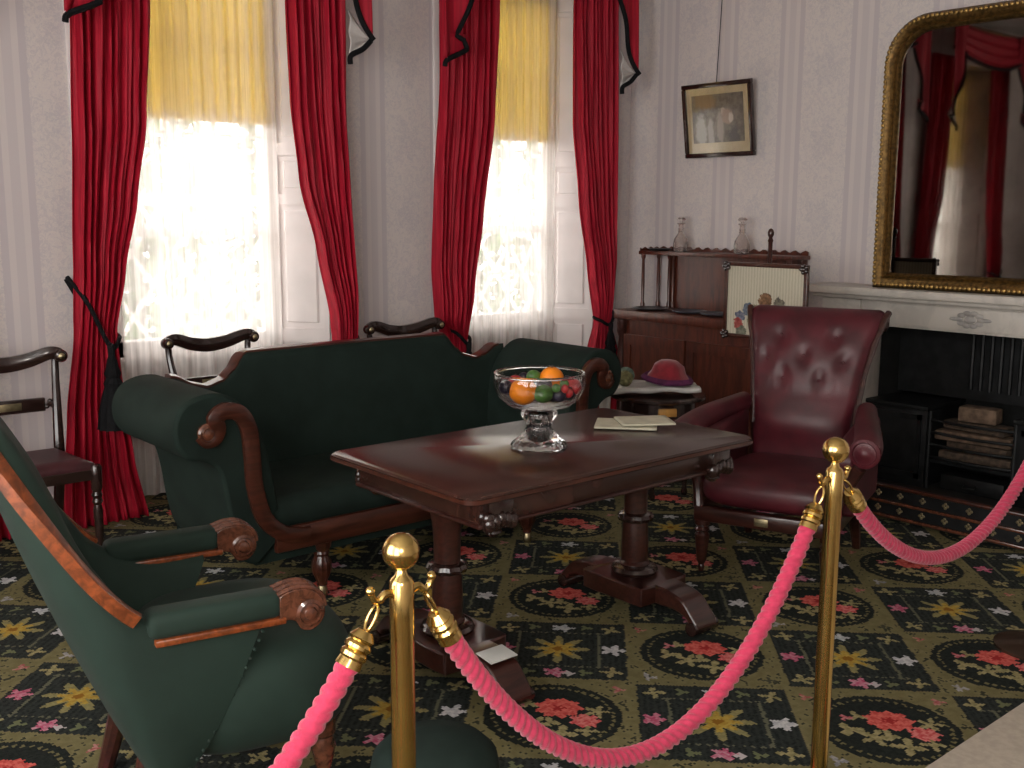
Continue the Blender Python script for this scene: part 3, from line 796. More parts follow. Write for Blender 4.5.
for zi, z in enumerate((.048, .125)):
    for i in range(11):
        m = T3(-.002, -.60+i*.12, z)
        if q0 is None: q0 = qm.build('quatrefoil', 'brass_dull', fb); q0.matrix_local = m
        else: inst(q0, fb, m)

# ---------------------------------------------------------------- overmantel mirror
t = thing('overmantel_mirror', 'large gilt mirror with rounded top corners on the mantelpiece', 'mirror', (5.50, 2.70, 1.145))
MW, MH, MR = .525, 1.47, .25
def mir(w, h0, h1, r, n=10):
    out = [(-w, h0)]
    for i in range(n+1):
        a = PI - PI/2*i/n; out.append((-w+r+r*math.cos(a), h1-r+r*math.sin(a)))
    for i in range(n+1):
        a = PI/2-PI/2*i/n; out.append((w-r+r*math.cos(a), h1-r+r*math.sin(a)))
    out.append((w, h0)); return out
MB().prism(mir(MW-.07, .075, MH-.075, MR-.06), .0, .008, 'x').build('mirror_glass', 'mirror', t, smooth=0)
MB().prism(mir(MW-.01, .01, MH-.01, MR), .012, .03, 'x').build('backboard', 'mahogany', t, smooth=0)
o_, i_ = mir(MW, 0, MH, MR), mir(MW-.085, .085, MH-.085, MR-.07)
n = len(o_)
fm = MB()
for prof in ((0,),):
    rings = []
    for k, (f, d) in enumerate(((0, .03), (0, -.03), (.25, -.055), (.55, -.045), (.7, -.02), (.85, -.03), (1, -.012), (1, .0))):
        rings.append([(d, o_[i][0]+(i_[i][0]-o_[i][0])*f, o_[i][1]+(i_[i][1]-o_[i][1])*f) for i in range(n)])
    vs = [p for r_ in rings for p in r_]; fs = []
    for k in range(len(rings)-1):
        for i in range(n):
            i2 = (i+1) % n; fs.append((k*n+i, k*n+i2, (k+1)*n+i2, (k+1)*n+i))
    fm.add(vs, fs)
fr = fm.build('gilt_frame', 'gold', t, smooth=50)
# running leaf ornament along the outer moulding
bd = MB(); path = [Vector((0, p[0], p[1])) for p in mir(MW-.022, .022, MH-.022, MR-.015, 14)]+[Vector((0, -MW+.022, .022))]
acc = 0
for a, c in zip(path, path[1:]):
    L = (c-a).length; d = (c-a).normalized() if L > 0 else None
    s = (-acc) % .026
    while s < L:
        p = a+d*s; bd.ball((-.056, p.y, p.z), .011, 6, (.6, 1, 1)); s += .026
    acc += L
bd.build('beading', plain('bright_gilt', (.28, .17, .05), .38, .75, .4, 60), fr)

# ================================================================ PICTURE on the right wall
t = thing('framed_picture', 'small black framed engraving hanging on a long wire', 'picture', (XW-.012, 4.51, 1.93))
t.rotation_euler = (0, R(-8), 0)
pw, ph_ = .285, .48
fm = MB()
for x0, x1, z0, z1 in ((-pw, pw, 0, .03), (-pw, pw, ph_-.03, ph_), (-pw, -pw+.03, .03, ph_-.03), (pw-.03, pw, .03, ph_-.03)): fm.box(-.03, 0, x0, x1, z0, z1, .006)
fm.build('frame', 'chair_wood', t)
MB().box(-.014, -.006, -pw+.02, pw-.02, .02, ph_-.02).build('mount', 'mat_board', t, smooth=0)
o = MB().box(-.003, .001, -pw+.075, pw-.075, -.155, .155).build('engraving', 'print', t, smooth=0); o.location = (-.015, 0, .25)
MB().box(-.019, -.0175, -pw+.03, pw-.03, .03, ph_-.03).build('picture_glass', 'pane', t, smooth=0)
wire = MB().tube([(0, 0, 0), (.06, 0, 1.05)], .0028, 6).build('hanging_wire', 'iron', t); wire.location = (-.012, 0, ph_-.02); wire.rotation_euler = (0, R(8), 0)

# ================================================================ CHIFFONIER
t = thing('chiffonier', 'mahogany chiffonier with galleried upper shelf against the right wall', 'chiffonier', (XW-.02, 4.38, 0))
y0, y1 = -.60, .66
MB().box(-.40, 0, y0+.04, y1-.04, .06, .84).build('body', 'chiff', t, smooth=0)
MB().box(-.44, 0, y0, y1, .84, .905, .008).build('top', 'chiff', t)
MB().box(-.42, 0, y0+.02, y1-.02, 0, .07, .006).build('plinth', 'chiff', t)
for k in range(2):
    a = y0+.08+k*.555; c = a+.54
    d = MB().box(-.412, -.395, a, c, .09, .74).build('door', 'chiff', t, smooth=0, bev=.004)
    MB().box(-.424, -.41, a, a+.06, .09, .74).box(-.424, -.41, c-.06, c, .09, .74).box(-.424, -.41, a+.06, c-.06, .09, .16).box(-.424, -.41, a+.06, c-.06, .67, .74).build('door_frame', 'chiff', d, smooth=0)
    MB().ball((-.43, c-.03 if k == 0 else a+.03, .42), .011, 10).build('knob', 'brass_dull', d)
for s in (y0+.06, y1-.06):
    MB().lathe([(.035, .08), (.035, .12), (.024, .15), (.03, .3), (.028, .62), (.022, .72), (.035, .76), (.035, .84)], 16, T3(-.415, s, 0)).build('column', 'mahogany', t)
MB().box(-.20, -.0, y0+.0, y1-.0, 1.275, 1.30, .005).build('upper_shelf', 'chiff', t)
MB().box(-.02, 0, y0+.02, y1-.13, .905, 1.275).build('back_panel', 'chiff', t, smooth=0)
for yy, xx in ((y1-.03, -.18), (y1-.03, -.02), (y1-.14, -.03), (y0+.03, -.18), (y0+.03, -.02), (y1-.18, -.035)):
    MB().lathe([(.016, .905), (.016, .93), (.010, .95), (.013, 1.08), (.010, 1.24), (.016, 1.255), (.016, 1.275)], 12, T3(xx, yy, 0)).build('shelf_column', 'chiff', t)
gl = []
for i in range(67):
    u = i/66; gl.append((y0+.01+u*(y1-y0-.02), 1.322+.009*math.sin(u*2*PI*16)))
gl = gl+[(y1-.01, 1.30), (y0+.01, 1.30)]
MB().prism(gl, -.018, -.008, 'x').build('gallery', 'chiff', t)
MB().prism([(-.195, 1.30), (-.012, 1.30)]+[(-.012-.183*i/12, 1.318+.008*math.sin(i*1.6)) for i in range(13)], y1-.018, y1-.008, 'y').build('gallery', 'chiff', t)
CX = XW-.02
# decanters
def decanter(loc, label):
    t = thing('glass_decanter', label, 'decanter', loc, group='glass decanters')
    MB().lathe([(.040, 0), (.050, .008), (.052, .05), (.046, .085), (.026, .115), (.018, .13), (.022, .137), (.017, .145), (.022, .152), (.017, .16), (.017, .18), (.030, .19), (.026, .193), (.012, .182), (.012, .13), (.020, .115), (.040, .085), (.046, .05), (.044, .014), (.001, .012)], 24, None, 12, .05).build('bottle', 'decanter', t)
    MB().lathe([(.001, .178), (.009, .178), (.010, .196), (.013, .203), (.030, .212), (.031, .218), (.018, .232), (.001, .236)], 20).build('stopper', 'decanter', t)
decanter((CX-.13, 4.72, 1.301), 'cut glass decanter on the left end of the upper shelf')
decanter((CX-.13, 4.21, 1.301), 'cut glass decanter above the embroidered fire screen')
o = MB().lathe([(.001, .002), (.075, 0), (.10, .012), (.096, .014), (.07, .006), (.001, .006)], 28).build('dish', 'tray_dark'); o.location = (CX-.10, 4.93, 1.302); o.scale = (.75, .9, 1)
tag(o, 'small dark dish on the left end of the upper shelf', 'dish', 'dishes on the chiffonier')
o = MB().lathe([(.001, .002), (.09, 0), (.13, .012), (.126, .015), (.085, .006), (.001, .006)], 28).build('dish', 'tray_dark'); o.location = (CX-.29, 4.83, .906)
tag(o, 'dark shallow dish on the left of the chiffonier top', 'dish', 'dishes on the chiffonier')
for k, (y, lb) in enumerate(((4.50, 'blue grey plate in the middle of the chiffonier top'), (4.27, 'blue grey plate beside the embroidered screen on the chiffonier'))):
    o = MB().lathe([(.001, .003), (.075, 0), (.115, .014), (.112, .018), (.07, .007), (.001, .007)], 28).build('plate', 'plate_blue'); o.location = (CX-.28, y, .906)
    tag(o, lb, 'plate', 'plates on the chiffonier')

# ---------------------------------------------------------------- pole fire screen
t = thing('pole_screen', 'pole fire screen with embroidered cream silk panel behind the red armchair', 'fire screen', (4.855, 3.49, 0))
MB().lathe([(.012, .10), (.012, 1.40), (.016, 1.41), (.009, 1.425), (.017, 1.44), (.018, 1.455), (.012, 1.47), (.001, 1.478)], 14).build('pole', 'mahogany', t)
MB().lathe([(.001, .09), (.03, .10), (.045, .14), (.03, .18), (.022, .26), (.026, .30), (.014, .33), (.012, .34)], 16).build('pedestal', 'mahogany', t)
for a in range(3):
    an = 2*PI*a/3+PI/2
    MB().tube(cr([(0, 0, .15), (.10*math.cos(an), .10*math.sin(an), .13), (.14*math.cos(an), .14*math.sin(an), .05), (.17*math.cos(an), .17*math.sin(an), .018)], 5), [.022]*11+[.016]*5, 8).build('foot', 'mahogany', t)
pn = MB().box(-.005, .005, -.255, .255, -.205, .205).build('embroidered_panel', 'embroidery', t, smooth=0); pn.location = (-.03, 0, 1.075)
fm = MB().box(-.045, -.018, -.275, -.25, .865, 1.285, .006).box(-.045, -.018, .25, .275, .865, 1.285, .006).box(-.045, -.018, -.275, .275, 1.265, 1.288, .006).box(-.045, -.018, -.275, .275, .862, .885, .006)
fm.build('panel_frame', 'sofa_wood', t)
for s in (-1, 1):
    for z in (.88, 1.265):
        mm = MB()
        for a in range(5): mm.ball((-.048, s*.255+.018*math.cos(a*1.257), z+.018*math.sin(a*1.257)), .012, 8)
        mm.ball((-.05, s*.255, z), .012, 8).build('corner_rosette', 'chair_wood', t)

# ---------------------------------------------------------------- small round work table
WT = (4.36, 3.84)
t = thing('work_table', 'small dark round work table between sofa and chiffonier', 'table', (WT[0], WT[1], 0))
MB().lathe([(.001, .545), (.25, .545), (.265, .552), (.265, .565), (.255, .572), (.001, .572)], 32).build('tabletop', 'chair_wood', t)
MB().lathe([(.21, .46), (.21, .545)], 32).build('apron', 'chair_wood', t)
MB().box(-.05, .05, -.222, -.19, .475, .520, .006, 2, Matrix.Rotation(R(-34), 4, 'Z')).build('drawer_front', 'pine', t)
for a in range(4):
    x, y = .16*math.cos(a*PI/2+.6), .16*math.sin(a*PI/2+.6)
    MB().lathe([(.014, 0), (.02, .02), (.012, .05), (.02, .12), (.018, .3), (.024, .40), (.02, .46)], 12, T3(x, y, 0)).build('leg', 'chair_wood', t)
MB().lathe([(.001, .20), (.17, .20), (.17, .215), (.001, .215)], 28).build('lower_shelf', 'chair_wood', t)
ZT = .572
# folded white cloth draped over the edge
def cl(u, v):
    d = -.14+.28*v; wv = .005*math.sin(u*19+v*4)+.004*math.sin(v*13)
    if u < .28: return (-.292-.012*math.sin(v*9), d*(1-.25*(.28-u)/.28), .018-.17*(.28-u)/.28)     # hangs over the edge
    w = (u-.28)/.72
    return (-.290+.50*w, d, .021+.012*min(1, w*3)+wv*min(1, w*4))
o = MB().grid(cl, 40, 24).build('folded_cloth', 'cloth_white', None, smooth=80, solid=.022)
o.location = (WT[0], WT[1], ZT+.002); o.rotation_euler = (0, 0, R(-38)); tag(o, 'white folded linen cloth on the small work table', 'cloth')
t = thing('felt_hat', 'red and purple felt hat lying on the white cloth', 'hat', (WT[0]+.04, WT[1]-.03, ZT+.070))
MB().lathe([(.13, .0), (.14, .008), (.12, .02), (.10, .045), (.085, .085), (.05, .11), (.001, .115)], 28, Matrix.Rotation(R(6), 4, 'X'), 7, .08).build('crown', 'hat_red', t)
MB().lathe([(.143, .0), (.15, .012), (.13, .03), (.118, .02)], 28, Matrix.Rotation(R(6), 4, 'X'), 5, .06).build('brim', 'hat_purple', t)
for k, (dx_, dy_, r, mt, lb) in enumerate(((-.15, .11, .042, 'wool', 'olive ball of wool left of the red hat'), (-.075, .175, .045, 'wool_teal', 'pale teal ball of wool behind the olive one'))):
    b = MB().ball((0, 0, r), r, 18)
    for j in range(5):
        an = j*.7+k; q = Matrix.Rotation(an, 4, 'X') @ Matrix.Rotation(an*1.3, 4, 'Y')
        b.tube([q @ Vector((r*1.0*math.cos(i*.3927), r*1.0*math.sin(i*.3927), 0))+Vector((0, 0, r)) for i in range(16)], .004, 6, closed=True)
    o = b.build('wool_ball', mt); o.location = (WT[0]+dx_, WT[1]+dy_, ZT+.040); tag(o, lb, 'wool', 'balls of wool')

# ================================================================ TABLE
TC = (2.515, 2.725); TL, TW = .685, .405
t = thing('library_table', 'dark mahogany library table on two pedestals with scrolled feet', 'table', (TC[0], TC[1], 0))
tt = MB()
rings = []
for inset, z in ((.012, .700), (0, .706), (0, .724), (.006, .730)): rings.append([(x*(TL-inset)/TL, y*(TW-inset)/TW, z) for x, y in rrect(TL, TW, .05)])
n = len(rings[0]); vs = [p for r_ in rings for p in r_]; fs = [tuple(range(n-1, -1, -1)), tuple(3*n+i for i in range(n))]
for k in range(3): fs += [(k*n+i, k*n+(i+1) % n, (k+1)*n+(i+1) % n, (k+1)*n+i) for i in range(n)]
top = tt.add(vs, fs).build('tabletop', 'table', t, smooth=40)
top_edge = MB().add([(x*1.001, y*1.001, z) for z in (.709, .721) for x, y in rrect(TL+.002, TW+.002, .05)], [(i, (i+1) % n, n+(i+1) % n, n+i) for i in range(n)]).build('edge_moulding', 'sofa_wood', top)
b = MB().box(-TL+.09, TL-.09, -TW+.07, TW-.07, .615, .700, .004); b.build('frieze', 'table', t)
MB().box(-TL+.08, TL-.08, -TW+.06, TW-.06, .608, .620, .004).build('frieze_bead', 'mahogany', t)
for sx in (-1, 1):
    for sy in (-1, 1):
        # carved scrolled bracket under each corner
        m = T3(sx*(TL-.155), sy*(TW-.085), 0)
        mm = MB().box(-.05, .05, -.045, .045, .615, .70, .01, 2, m)
        for k in range(5): mm.ball((0, 0, 0), .022, 10, (1, 1.1, 1.3), m @ T3(-.045+k*.0225, sy*.035, .635-.006*abs(k-2)))
        for k in range(4): mm.ball((0, 0, 0), .02, 10, (1.1, 1, 1.3), m @ T3(sx*.045, -.035+k*.023, .640))
        mm.ball((0, 0, 0), .03, 10, (1, 1, .9), m @ T3(0, 0, .60)).lathe([(.012, .57), (.03, .585), (.02, .61)], 12, m)
        mm.build('carved_bracket', 'chair_wood', t)
for sx in (-1, 1):
    px = sx*.465
    cm = MB().lathe([(.058, .17), (.060, .19), (.052, .20), (.054, .24), (.050, .34), (.046, .37), (.046, .46), (.050, .52), (.058, .58), (.062, .60), (.062, .615)], 24, T3(px, 0, 0))
    c = cm.build('column', 'mahogany', t)
    MB().lathe([(.050, .355), (.068, .362), (.074, .375), (.068, .388), (.050, .395)], 24, T3(px, 0, 0), 12, .10).build('carved_collar', 'chair_wood', c)
    MB().lathe([(.058, .145), (.088, .150), (.094, .163), (.086, .176), (.06, .185)], 28, T3(px, 0, 0)).build('base_ring', 'chair_wood', c)
    MB().lathe([(.05, .585), (.085, .595), (.085, .612), (.05, .615)], 24, T3(px, 0, 0)).build('capital', 'chair_wood', c)
    # platform with hollow sides
    pl = []
    for i in range(4):
        a0 = PI/4+i*PI/2
        for k in range(9):
            u = k/8; a = a0+u*PI/2
            rr = .175-.045*math.sin(PI*u)
            pl.append((px+rr*math.cos(a)*1.05, rr*math.sin(a)*1.25))
    MB().prism(pl, .075, .148, 'z').build('platform', 'mahogany', t, bev=.006)
    for sy in (-1, 1):
        prof = cr([(.13, .148), (.22, .145), (.30, .125), (.345, .085), (.375, .05), (.38, .02), (.36, .002), (.335, .01), (.335, .035), (.32, .06), (.27, .075), (.20, .075), (.13, .075)], 4)
        MB().prism([(sy*a*.98, z) for a, z in prof], px-.06, px+.06, 'x').build('scroll_foot', 'mahogany', t, bev=.008)
        MB().lathe([(.018, -.068), (.026, -.066), (.026, .066), (.018, .068)], 16, T3(px, sy*.348, .028) @ ROTY90).build('foot_volute', 'chair_wood', t)
# compote
BX, BY = 2.455, 2.715
t = thing('glass_compote', 'footed cut glass bowl of fruit on the mahogany table', 'glass bowl', (BX, BY, .7305))
MB().lathe([(.001, .155), (.05, .150), (.10, .160), (.135, .185), (.152, .215), (.155, .245), (.150, .262), (.156, .268), (.160, .262), (.164, .245), (.161, .212), (.143, .178), (.106, .150), (.055, .138), (.040, .138)], 48).build('bowl', 'bowl_glass', t, smooth=60)
MB().lathe([(.001, .012), (.03, .012), (.036, .02), (.034, .125), (.05, .139), (.064, .132), (.067, .118), (.058, .104), (.047, .090), (.046, .075), (.056, .055), (.078, .034), (.098, .018), (.103, .006), (.096, 0), (.001, 0)], 48, None, 16, .07).build('foot', 'glass', t, smooth=60)
MB().tube([(.157*math.cos(2*PI*i/48), .157*math.sin(2*PI*i/48), .266) for i in range(48)], .0055, 10, closed=True).build('rim', 'glass', t)
fz = .7305+.160
def fruit(name, mt, x, y, z, r, label, cat, grp, sc=(1, 1, .95), stem=None):
    if stem:
        t = thing(name, label, cat, (BX+x, BY+y, fz+z-r), group=grp)
        pr = [(max(1e-6, r*math.sin(PI*i/12)*(1+.06*math.sin(PI*i/12))), r-r*math.cos(PI*i/12)*(1-.15*(i in (0, 12)))) for i in range(13)]
        MB().lathe(pr, 18).build('flesh', mt, t, smooth=80)
        MB().tube([(0, 0, 1.8*r), (.002, 0, 2.15*r)], .0022, 6).build('stem', 'bark', t)
        return t
    o = MB().ball((0, 0, 0), r, 18, sc).build(name, mt, None, smooth=80); o.location = (BX+x, BY+y, fz+z)
    return tag(o, label, cat, grp)
# image right = (.76,-.65), towards camera = (-.67,-.74)
def rc(a, c): return (.76*a-.65*c, -.65*a-.76*c)
FR = [('orange', 'orange', -.058, .068, .052, .047, 'large orange at the front of the glass bowl', 'orange', 'oranges in the bowl', 'st'),
      ('orange', 'orange', .045, -.060, .078, .042, 'orange at the back of the glass bowl', 'orange', 'oranges in the bowl', 'st'),
      ('apple', 'red_fruit', .115, .005, .058, .032, 'red apple at the right of the glass bowl', 'apple', 'apples in the bowl', 'st'),
      ('apple', 'red_fruit', -.085, -.060, .062, .028, 'small red apple at the back left of the bowl', 'apple', 'apples in the bowl', 'st'),
      ('lime', 'green_fruit', .012, .078, .046, .033, 'green lime beside the front orange', 'lime', 'limes in the bowl', None),
      ('lime', 'green_fruit', -.020, -.060, .086, .024, 'green lime at the back of the bowl', 'lime', 'limes in the bowl', None)]
for nm, mt, a, c, z, r, lb, ct, gp, st in FR:
    x, y = rc(a, c); fruit(nm, mt, x, y, z, r, lb, ct, gp, (1.15, 1, .95), st)
pl = [(.066, .078, .040, .025, 'dark plum right of the lime at the front of the bowl'), (.10, .035, .040, .026, 'dark plum beside the red apple'), (.045, .030, .032, .026, 'dark plum under the red apple in the middle of the bowl'),
      (-.118, .015, .058, .026, 'dark plum at the far left of the bowl'), (-.095, .06, .060, .022, 'dark plum left of the large front orange'), (-.04, -.005, .060, .028, 'dark plum behind the large front orange'),
      (.02, -.015, .062, .026, 'dark plum in front of the rear orange'), (.0, -.100, .072, .024, 'dark plum at the very back of the bowl'), (-.055, -.105, .074, .020, 'dark plum beside the small red apple at the back'), (.10, -.055, .066, .024, 'dark plum right of the rear orange')]
for a, c, z, r, lb in pl:
    x, y = rc(a, c); fruit('plum', 'dark_fruit', x, y, z, r, lb, 'plum', 'dark plums in the bowl')
for a, c, z, r, lb in [(.10, .072, .048, .015, 'red strawberry nearest the front right of the bowl'), (.125, .040, .055, .014, 'red strawberry below the red apple'), (.085, .095, .066, .013, 'topmost red strawberry at the front right rim')]:
    x, y = rc(a, c); fruit('strawberry', 'red_fruit', x, y, z, r, lb, 'strawberry', 'strawberries in the bowl', (1, 1, 1.2))
for a, c, z, r, lb in [(.055, .105, .070, .016, 'green grape near the front rim of the bowl'), (.085, .045, .076, .016, 'green grape between the plums and the red apple')]:
    x, y = rc(a, c); fruit('green_grape', 'green_fruit', x, y, z, r, lb, 'grape', 'green grapes in the bowl')
# papers
for k, (x, y, rz, z, w, d, lb) in enumerate(((2.97, 2.775, 40, .0, .17, .24, 'cream newspaper lying undermost on the table'), (3.03, 2.735, 58, .012, .15, .21, 'folded cream paper lying on top of the newspaper'))):
    def pf(u, v, w=w, d=d, k=k): return (-w/2+w*u, -d/2+d*v, .004+.003*math.sin(u*3)*math.sin(v*2.5+k)+.004*u*u)
    o = MB().grid(pf, 12, 12).build('newspaper', 'paper', None, smooth=80, solid=.006); o.location = (x, y, .732+z); o.rotation_euler = (0, 0, R(rz))
    tag(o, lb, 'newspaper', 'papers on the table')
# card on the foot of the left pedestal
o = MB().box(-.055, .055, -.04, .04, 0, .004, .001).build('card', plain('white_card', (.6, .6, .57), .6, var=.05)); o.location = (TC[0]-.465, TC[1]-.262, .146); o.rotation_euler = (R(-7)*-1, 0, 0)
tag(o, 'small white card on the scrolled foot of the table', 'card')

# ================================================================ SOFA
t = thing('scroll_arm_sofa', 'dark green upholstered sofa with scrolled arms and mahogany frame', 'sofa', (2.65, 3.95, 0))
YFr, YBk = -.37, .37
arm = cr([(.74, .30), (.765, .48), (.80, .66), (.86, .80), (.95, .88), (1.04, .893), (1.12, .865), (1.16, .80), (1.158, .72), (1.115, .66), (1.05, .64), (1.0, .60), (.975, .50), (.955, .36), (.92, .24), (.85, .20)], 4)
for s in (-1, 1):
    a = MB().prism([(s*x, z) for x, z in arm], YFr+.02, YBk-.09, 'y').build('arm', 'green_sofa', t, bev=.028, smooth=50)
    # carved wooden S facing
    path = cr([(1.080, .740), (1.05, .712), (1.012, .725), (1.0, .765), (1.015, .80), (.975, .828), (.915, .81), (.882, .745), (.872, .64), (.865, .52), (.83, .39), (.75, .315), (.64, .29)], 5)
    wd = [.015+.016*min(1, max(0, (i-6)/14)) for i in range(len(path))]
    sec = [(-1, -.9), (1, -.9), (1.0, .7), (.6, 1.15), (-.6, 1.15), (-1, .7)]
    fa = MB().tube([(s*x, YFr+.004, z) for x, z in path], wd, sec=[(q*.40, p) for p, q in sec], ref=(0, -1, 0)).build('scroll_facing', 'sofa_wood', a, smooth=40)
    MB().lathe([(.045, 0), (.045, .012), (.036, .02), (.034, .014), (.024, .018), (.022, .026), (.001, .034)], 24, T3(s*1.045, YFr+.012, .752) @ ROTX90 @ Matrix.Scale(.85, 4)).build('rosette', 'scroll_wood', fa)
MB().box(-.78, .78, YFr+.005, YFr+.06, .235, .335, .008).build('seat_rail', 'sofa_wood', t)
MB().box(-.86, .86, YFr+.03, YBk, .20, .30).build('seat_base', 'green_sofa', t, smooth=0)
def seat(u, v):
    x = -.775+1.55*u; y = YFr+.012+(.62)*v
    ed = min(1, u/.04, (1-u)/.04); ef = min(1, v/.12)
    return (x, y - (0 if v > .02 else 0), .345+.095*math.sqrt(max(0, 1-(1-ef)**2)) + .018*math.sin(PI*u)*math.sin(PI*v))
sm = MB().grid(seat, 60, 30)
sm.build('seat_cushion', 'green_sofa', t, smooth=60, solid=.02)
MB().box(-.775, .775, YFr+.02, YFr+.62, .30, .36, .01).build('seat_border', 'green_sofa', t)
def backz(x):
    return interp([(0, .935), (.545, .935), (.558, .925), (.61, .862), (.665, .82), (.74, .80), (.80, .815), (.88, .855), (.95, .87)], abs(x))
xs = [-.93+1.86*i/120 for i in range(121)]
def backf(u, v):
    x = -.93+1.86*u; zt = backz(x); z = .30+(zt-.30)*v
    return (x, .235+.10*((z-.3)/.63) - .02*math.sin(PI*v)*(1-(x/.95)**2), z)
MB().grid(backf, 121, 20).build('back', 'green_sofa', t, smooth=60, solid=.05)
MB().grid(lambda u, v: (-.90+1.8*u, .30+.05*v, .16+(backz(-.9+1.8*u)-.17)*v), 60, 6).build('back_cover', 'green_sofa', t, smooth=60, solid=.02)
rp = [Vector((x, .235+.10*((backz(x)-.3)/.63)+.01, backz(x)+.004)) for x in xs if abs(x) <= .90]
MB().tube(rp, .022, sec=[(-.6, -1.5), (.5, -1.5), (.75, 0), (.5, 1.5), (-.6, 1.5)], ref=(0, 0, 1)).build('top_rail', 'sofa_wood', t, smooth=50)
lp = [(.016, .045), (.022, .05), (.020, .06), (.026, .075), (.038, .10), (.042, .125), (.040, .15), (.028, .175), (.034, .185), (.030, .195), (.040, .21), (.044, .235)]
for sx in (-.56, .56):
    for sy in (YFr+.05, YBk-.06):
        lg = MB().lathe(lp, 24, T3(sx, sy, 0), 12, .08).build('leg', 'sofa_wood', t)
        MB().lathe([(.001, 0), (.018, .0), (.022, .012), (.022, .03), (.016, .045)], 14, T3(sx, sy, 0)).build('caster', 'brass_dull', lg)

# ================================================================ DINING CHAIRS
def dining_chair():
    t = thing('dining_chair', '', 'chair', group='rosewood dining chairs')
    W, ws = .225, .205
    # local: front -y
    MB().prism([(-.262, -.22), (.262, -.22), (.205, .19), (-.205, .19)], .385, .435, 'z').build('seat_frame', 'chair_wood', t, bev=.006)
    def st(u, v):
        hwid = .258-.056*v
        x = -hwid+2*hwid*u; y = -.215+.40*v
        e = min(u, 1-u, v, 1-v)*2
        return (x, y, .432+.042*min(1, (e/.22))**.5)
    MB().grid(st, 25, 25).build('seat', 'seat_leather', t, smooth=60, solid=.006)
    for s in (-1, 1):
        MB().lathe([(.010, 0), (.014, .02), (.012, .05), (.018, .12), (.021, .24), (.016, .27), (.024, .285), (.018, .30), (.024, .315), (.018, .33), (.024, .345), (.024, .39), (.026, .44), (.02, .452), (.001, .456)], 16, T3(s*.242, -.205, 0)).build('front_leg', 'chair_wood', t)
        pts = cr([(s*.19, .30, .0), (s*.195, .245, .18), (s*.20, .195, .40), (s*.202, .195, .52), (s*.212, .225, .68), (s*.222, .255, .80), (s*.226, .26, .875)], 5)
        MB().tube(pts, [.021+.004*math.sin(i/6) for i in range(len(pts))], 10).build('back_upright', 'chair_wood', t)
    # yoke-shaped top rail ending in scrolls
    pts = cr([(-.245, .235, .895), (-.20, .235, .905), (-.10, .262, .872), (0, .275, .858), (.10, .262, .872), (.20, .235, .905), (.245, .235, .895)], 7)
    tr = MB().tube(pts, [.020+.010*abs(math.sin(PI*i/(len(pts)-1)*1.0)) for i in range(len(pts))], sec=[(1.25, -.5), (1.25, .5), (.4, .8), (-.4, .8), (-1.1, .5), (-1.1, -.5), (-.4, -.8), (.4, -.8)], ref=(0, 0, 1)).build('top_rail', 'chair_wood', t, smooth=50)
    for s in (-1, 1):
        MB().lathe([(.001, -.022), (.026, -.022), (.030, -.01), (.030, .02), (.026, .026), (.018, .028), (.001, .034)], 18, T3(s*.242, .235, .890) @ ROTX90).build('scroll', 'chair_wood', tr)
    for s in (-1, 1):
        MB().lathe([(.001, .0), (.015, .0), (.010, .004), (.001, .007)], 12, T3(s*.242, .203, .890) @ ROTX90).build('scroll_boss', 'brass_dull', tr)
    sp = MB().box(-.165, .165, .232, .252, .635, .70, .006).build('splat_rail', 'chair_wood', t)
    MB().box(-.06, .06, .2295, .233, .650, .685, .001).build('brass_inlay', 'brass_dull', sp)
    for s in (-1, 1):
        mm = MB()
        for k in range(3): mm.ball((s*(.172+.014*k), .242, .668+(.012 if k % 2 else -.012)), .012, 8)
        mm.lathe([(.001, -.01), (.014, -.01), (.014, .01), (.001, .012)], 10, T3(s*.185, .242, .668) @ ROTX90).build('carved_end', 'chair_wood', sp)
    return t
ch = dining_chair()
ch.location = (1.31, 4.84, 0); ch.rotation_euler = (0, 0, R(-2)); ch['label'] = 'dark dining chair with red leather seat left of the tasselled curtain'
for loc, rz, lb in (((2.38, 4.97, 0), 2, 'dark dining chair behind the sofa, its yoke back before the left window'), ((3.52, 4.86, 0), -3, 'dark dining chair behind the sofa, only its top rail showing between curtains')):
    c = copy_tree(ch); c.location = loc; c.rotation_euler = (0, 0, R(rz)); c['label'] = lb

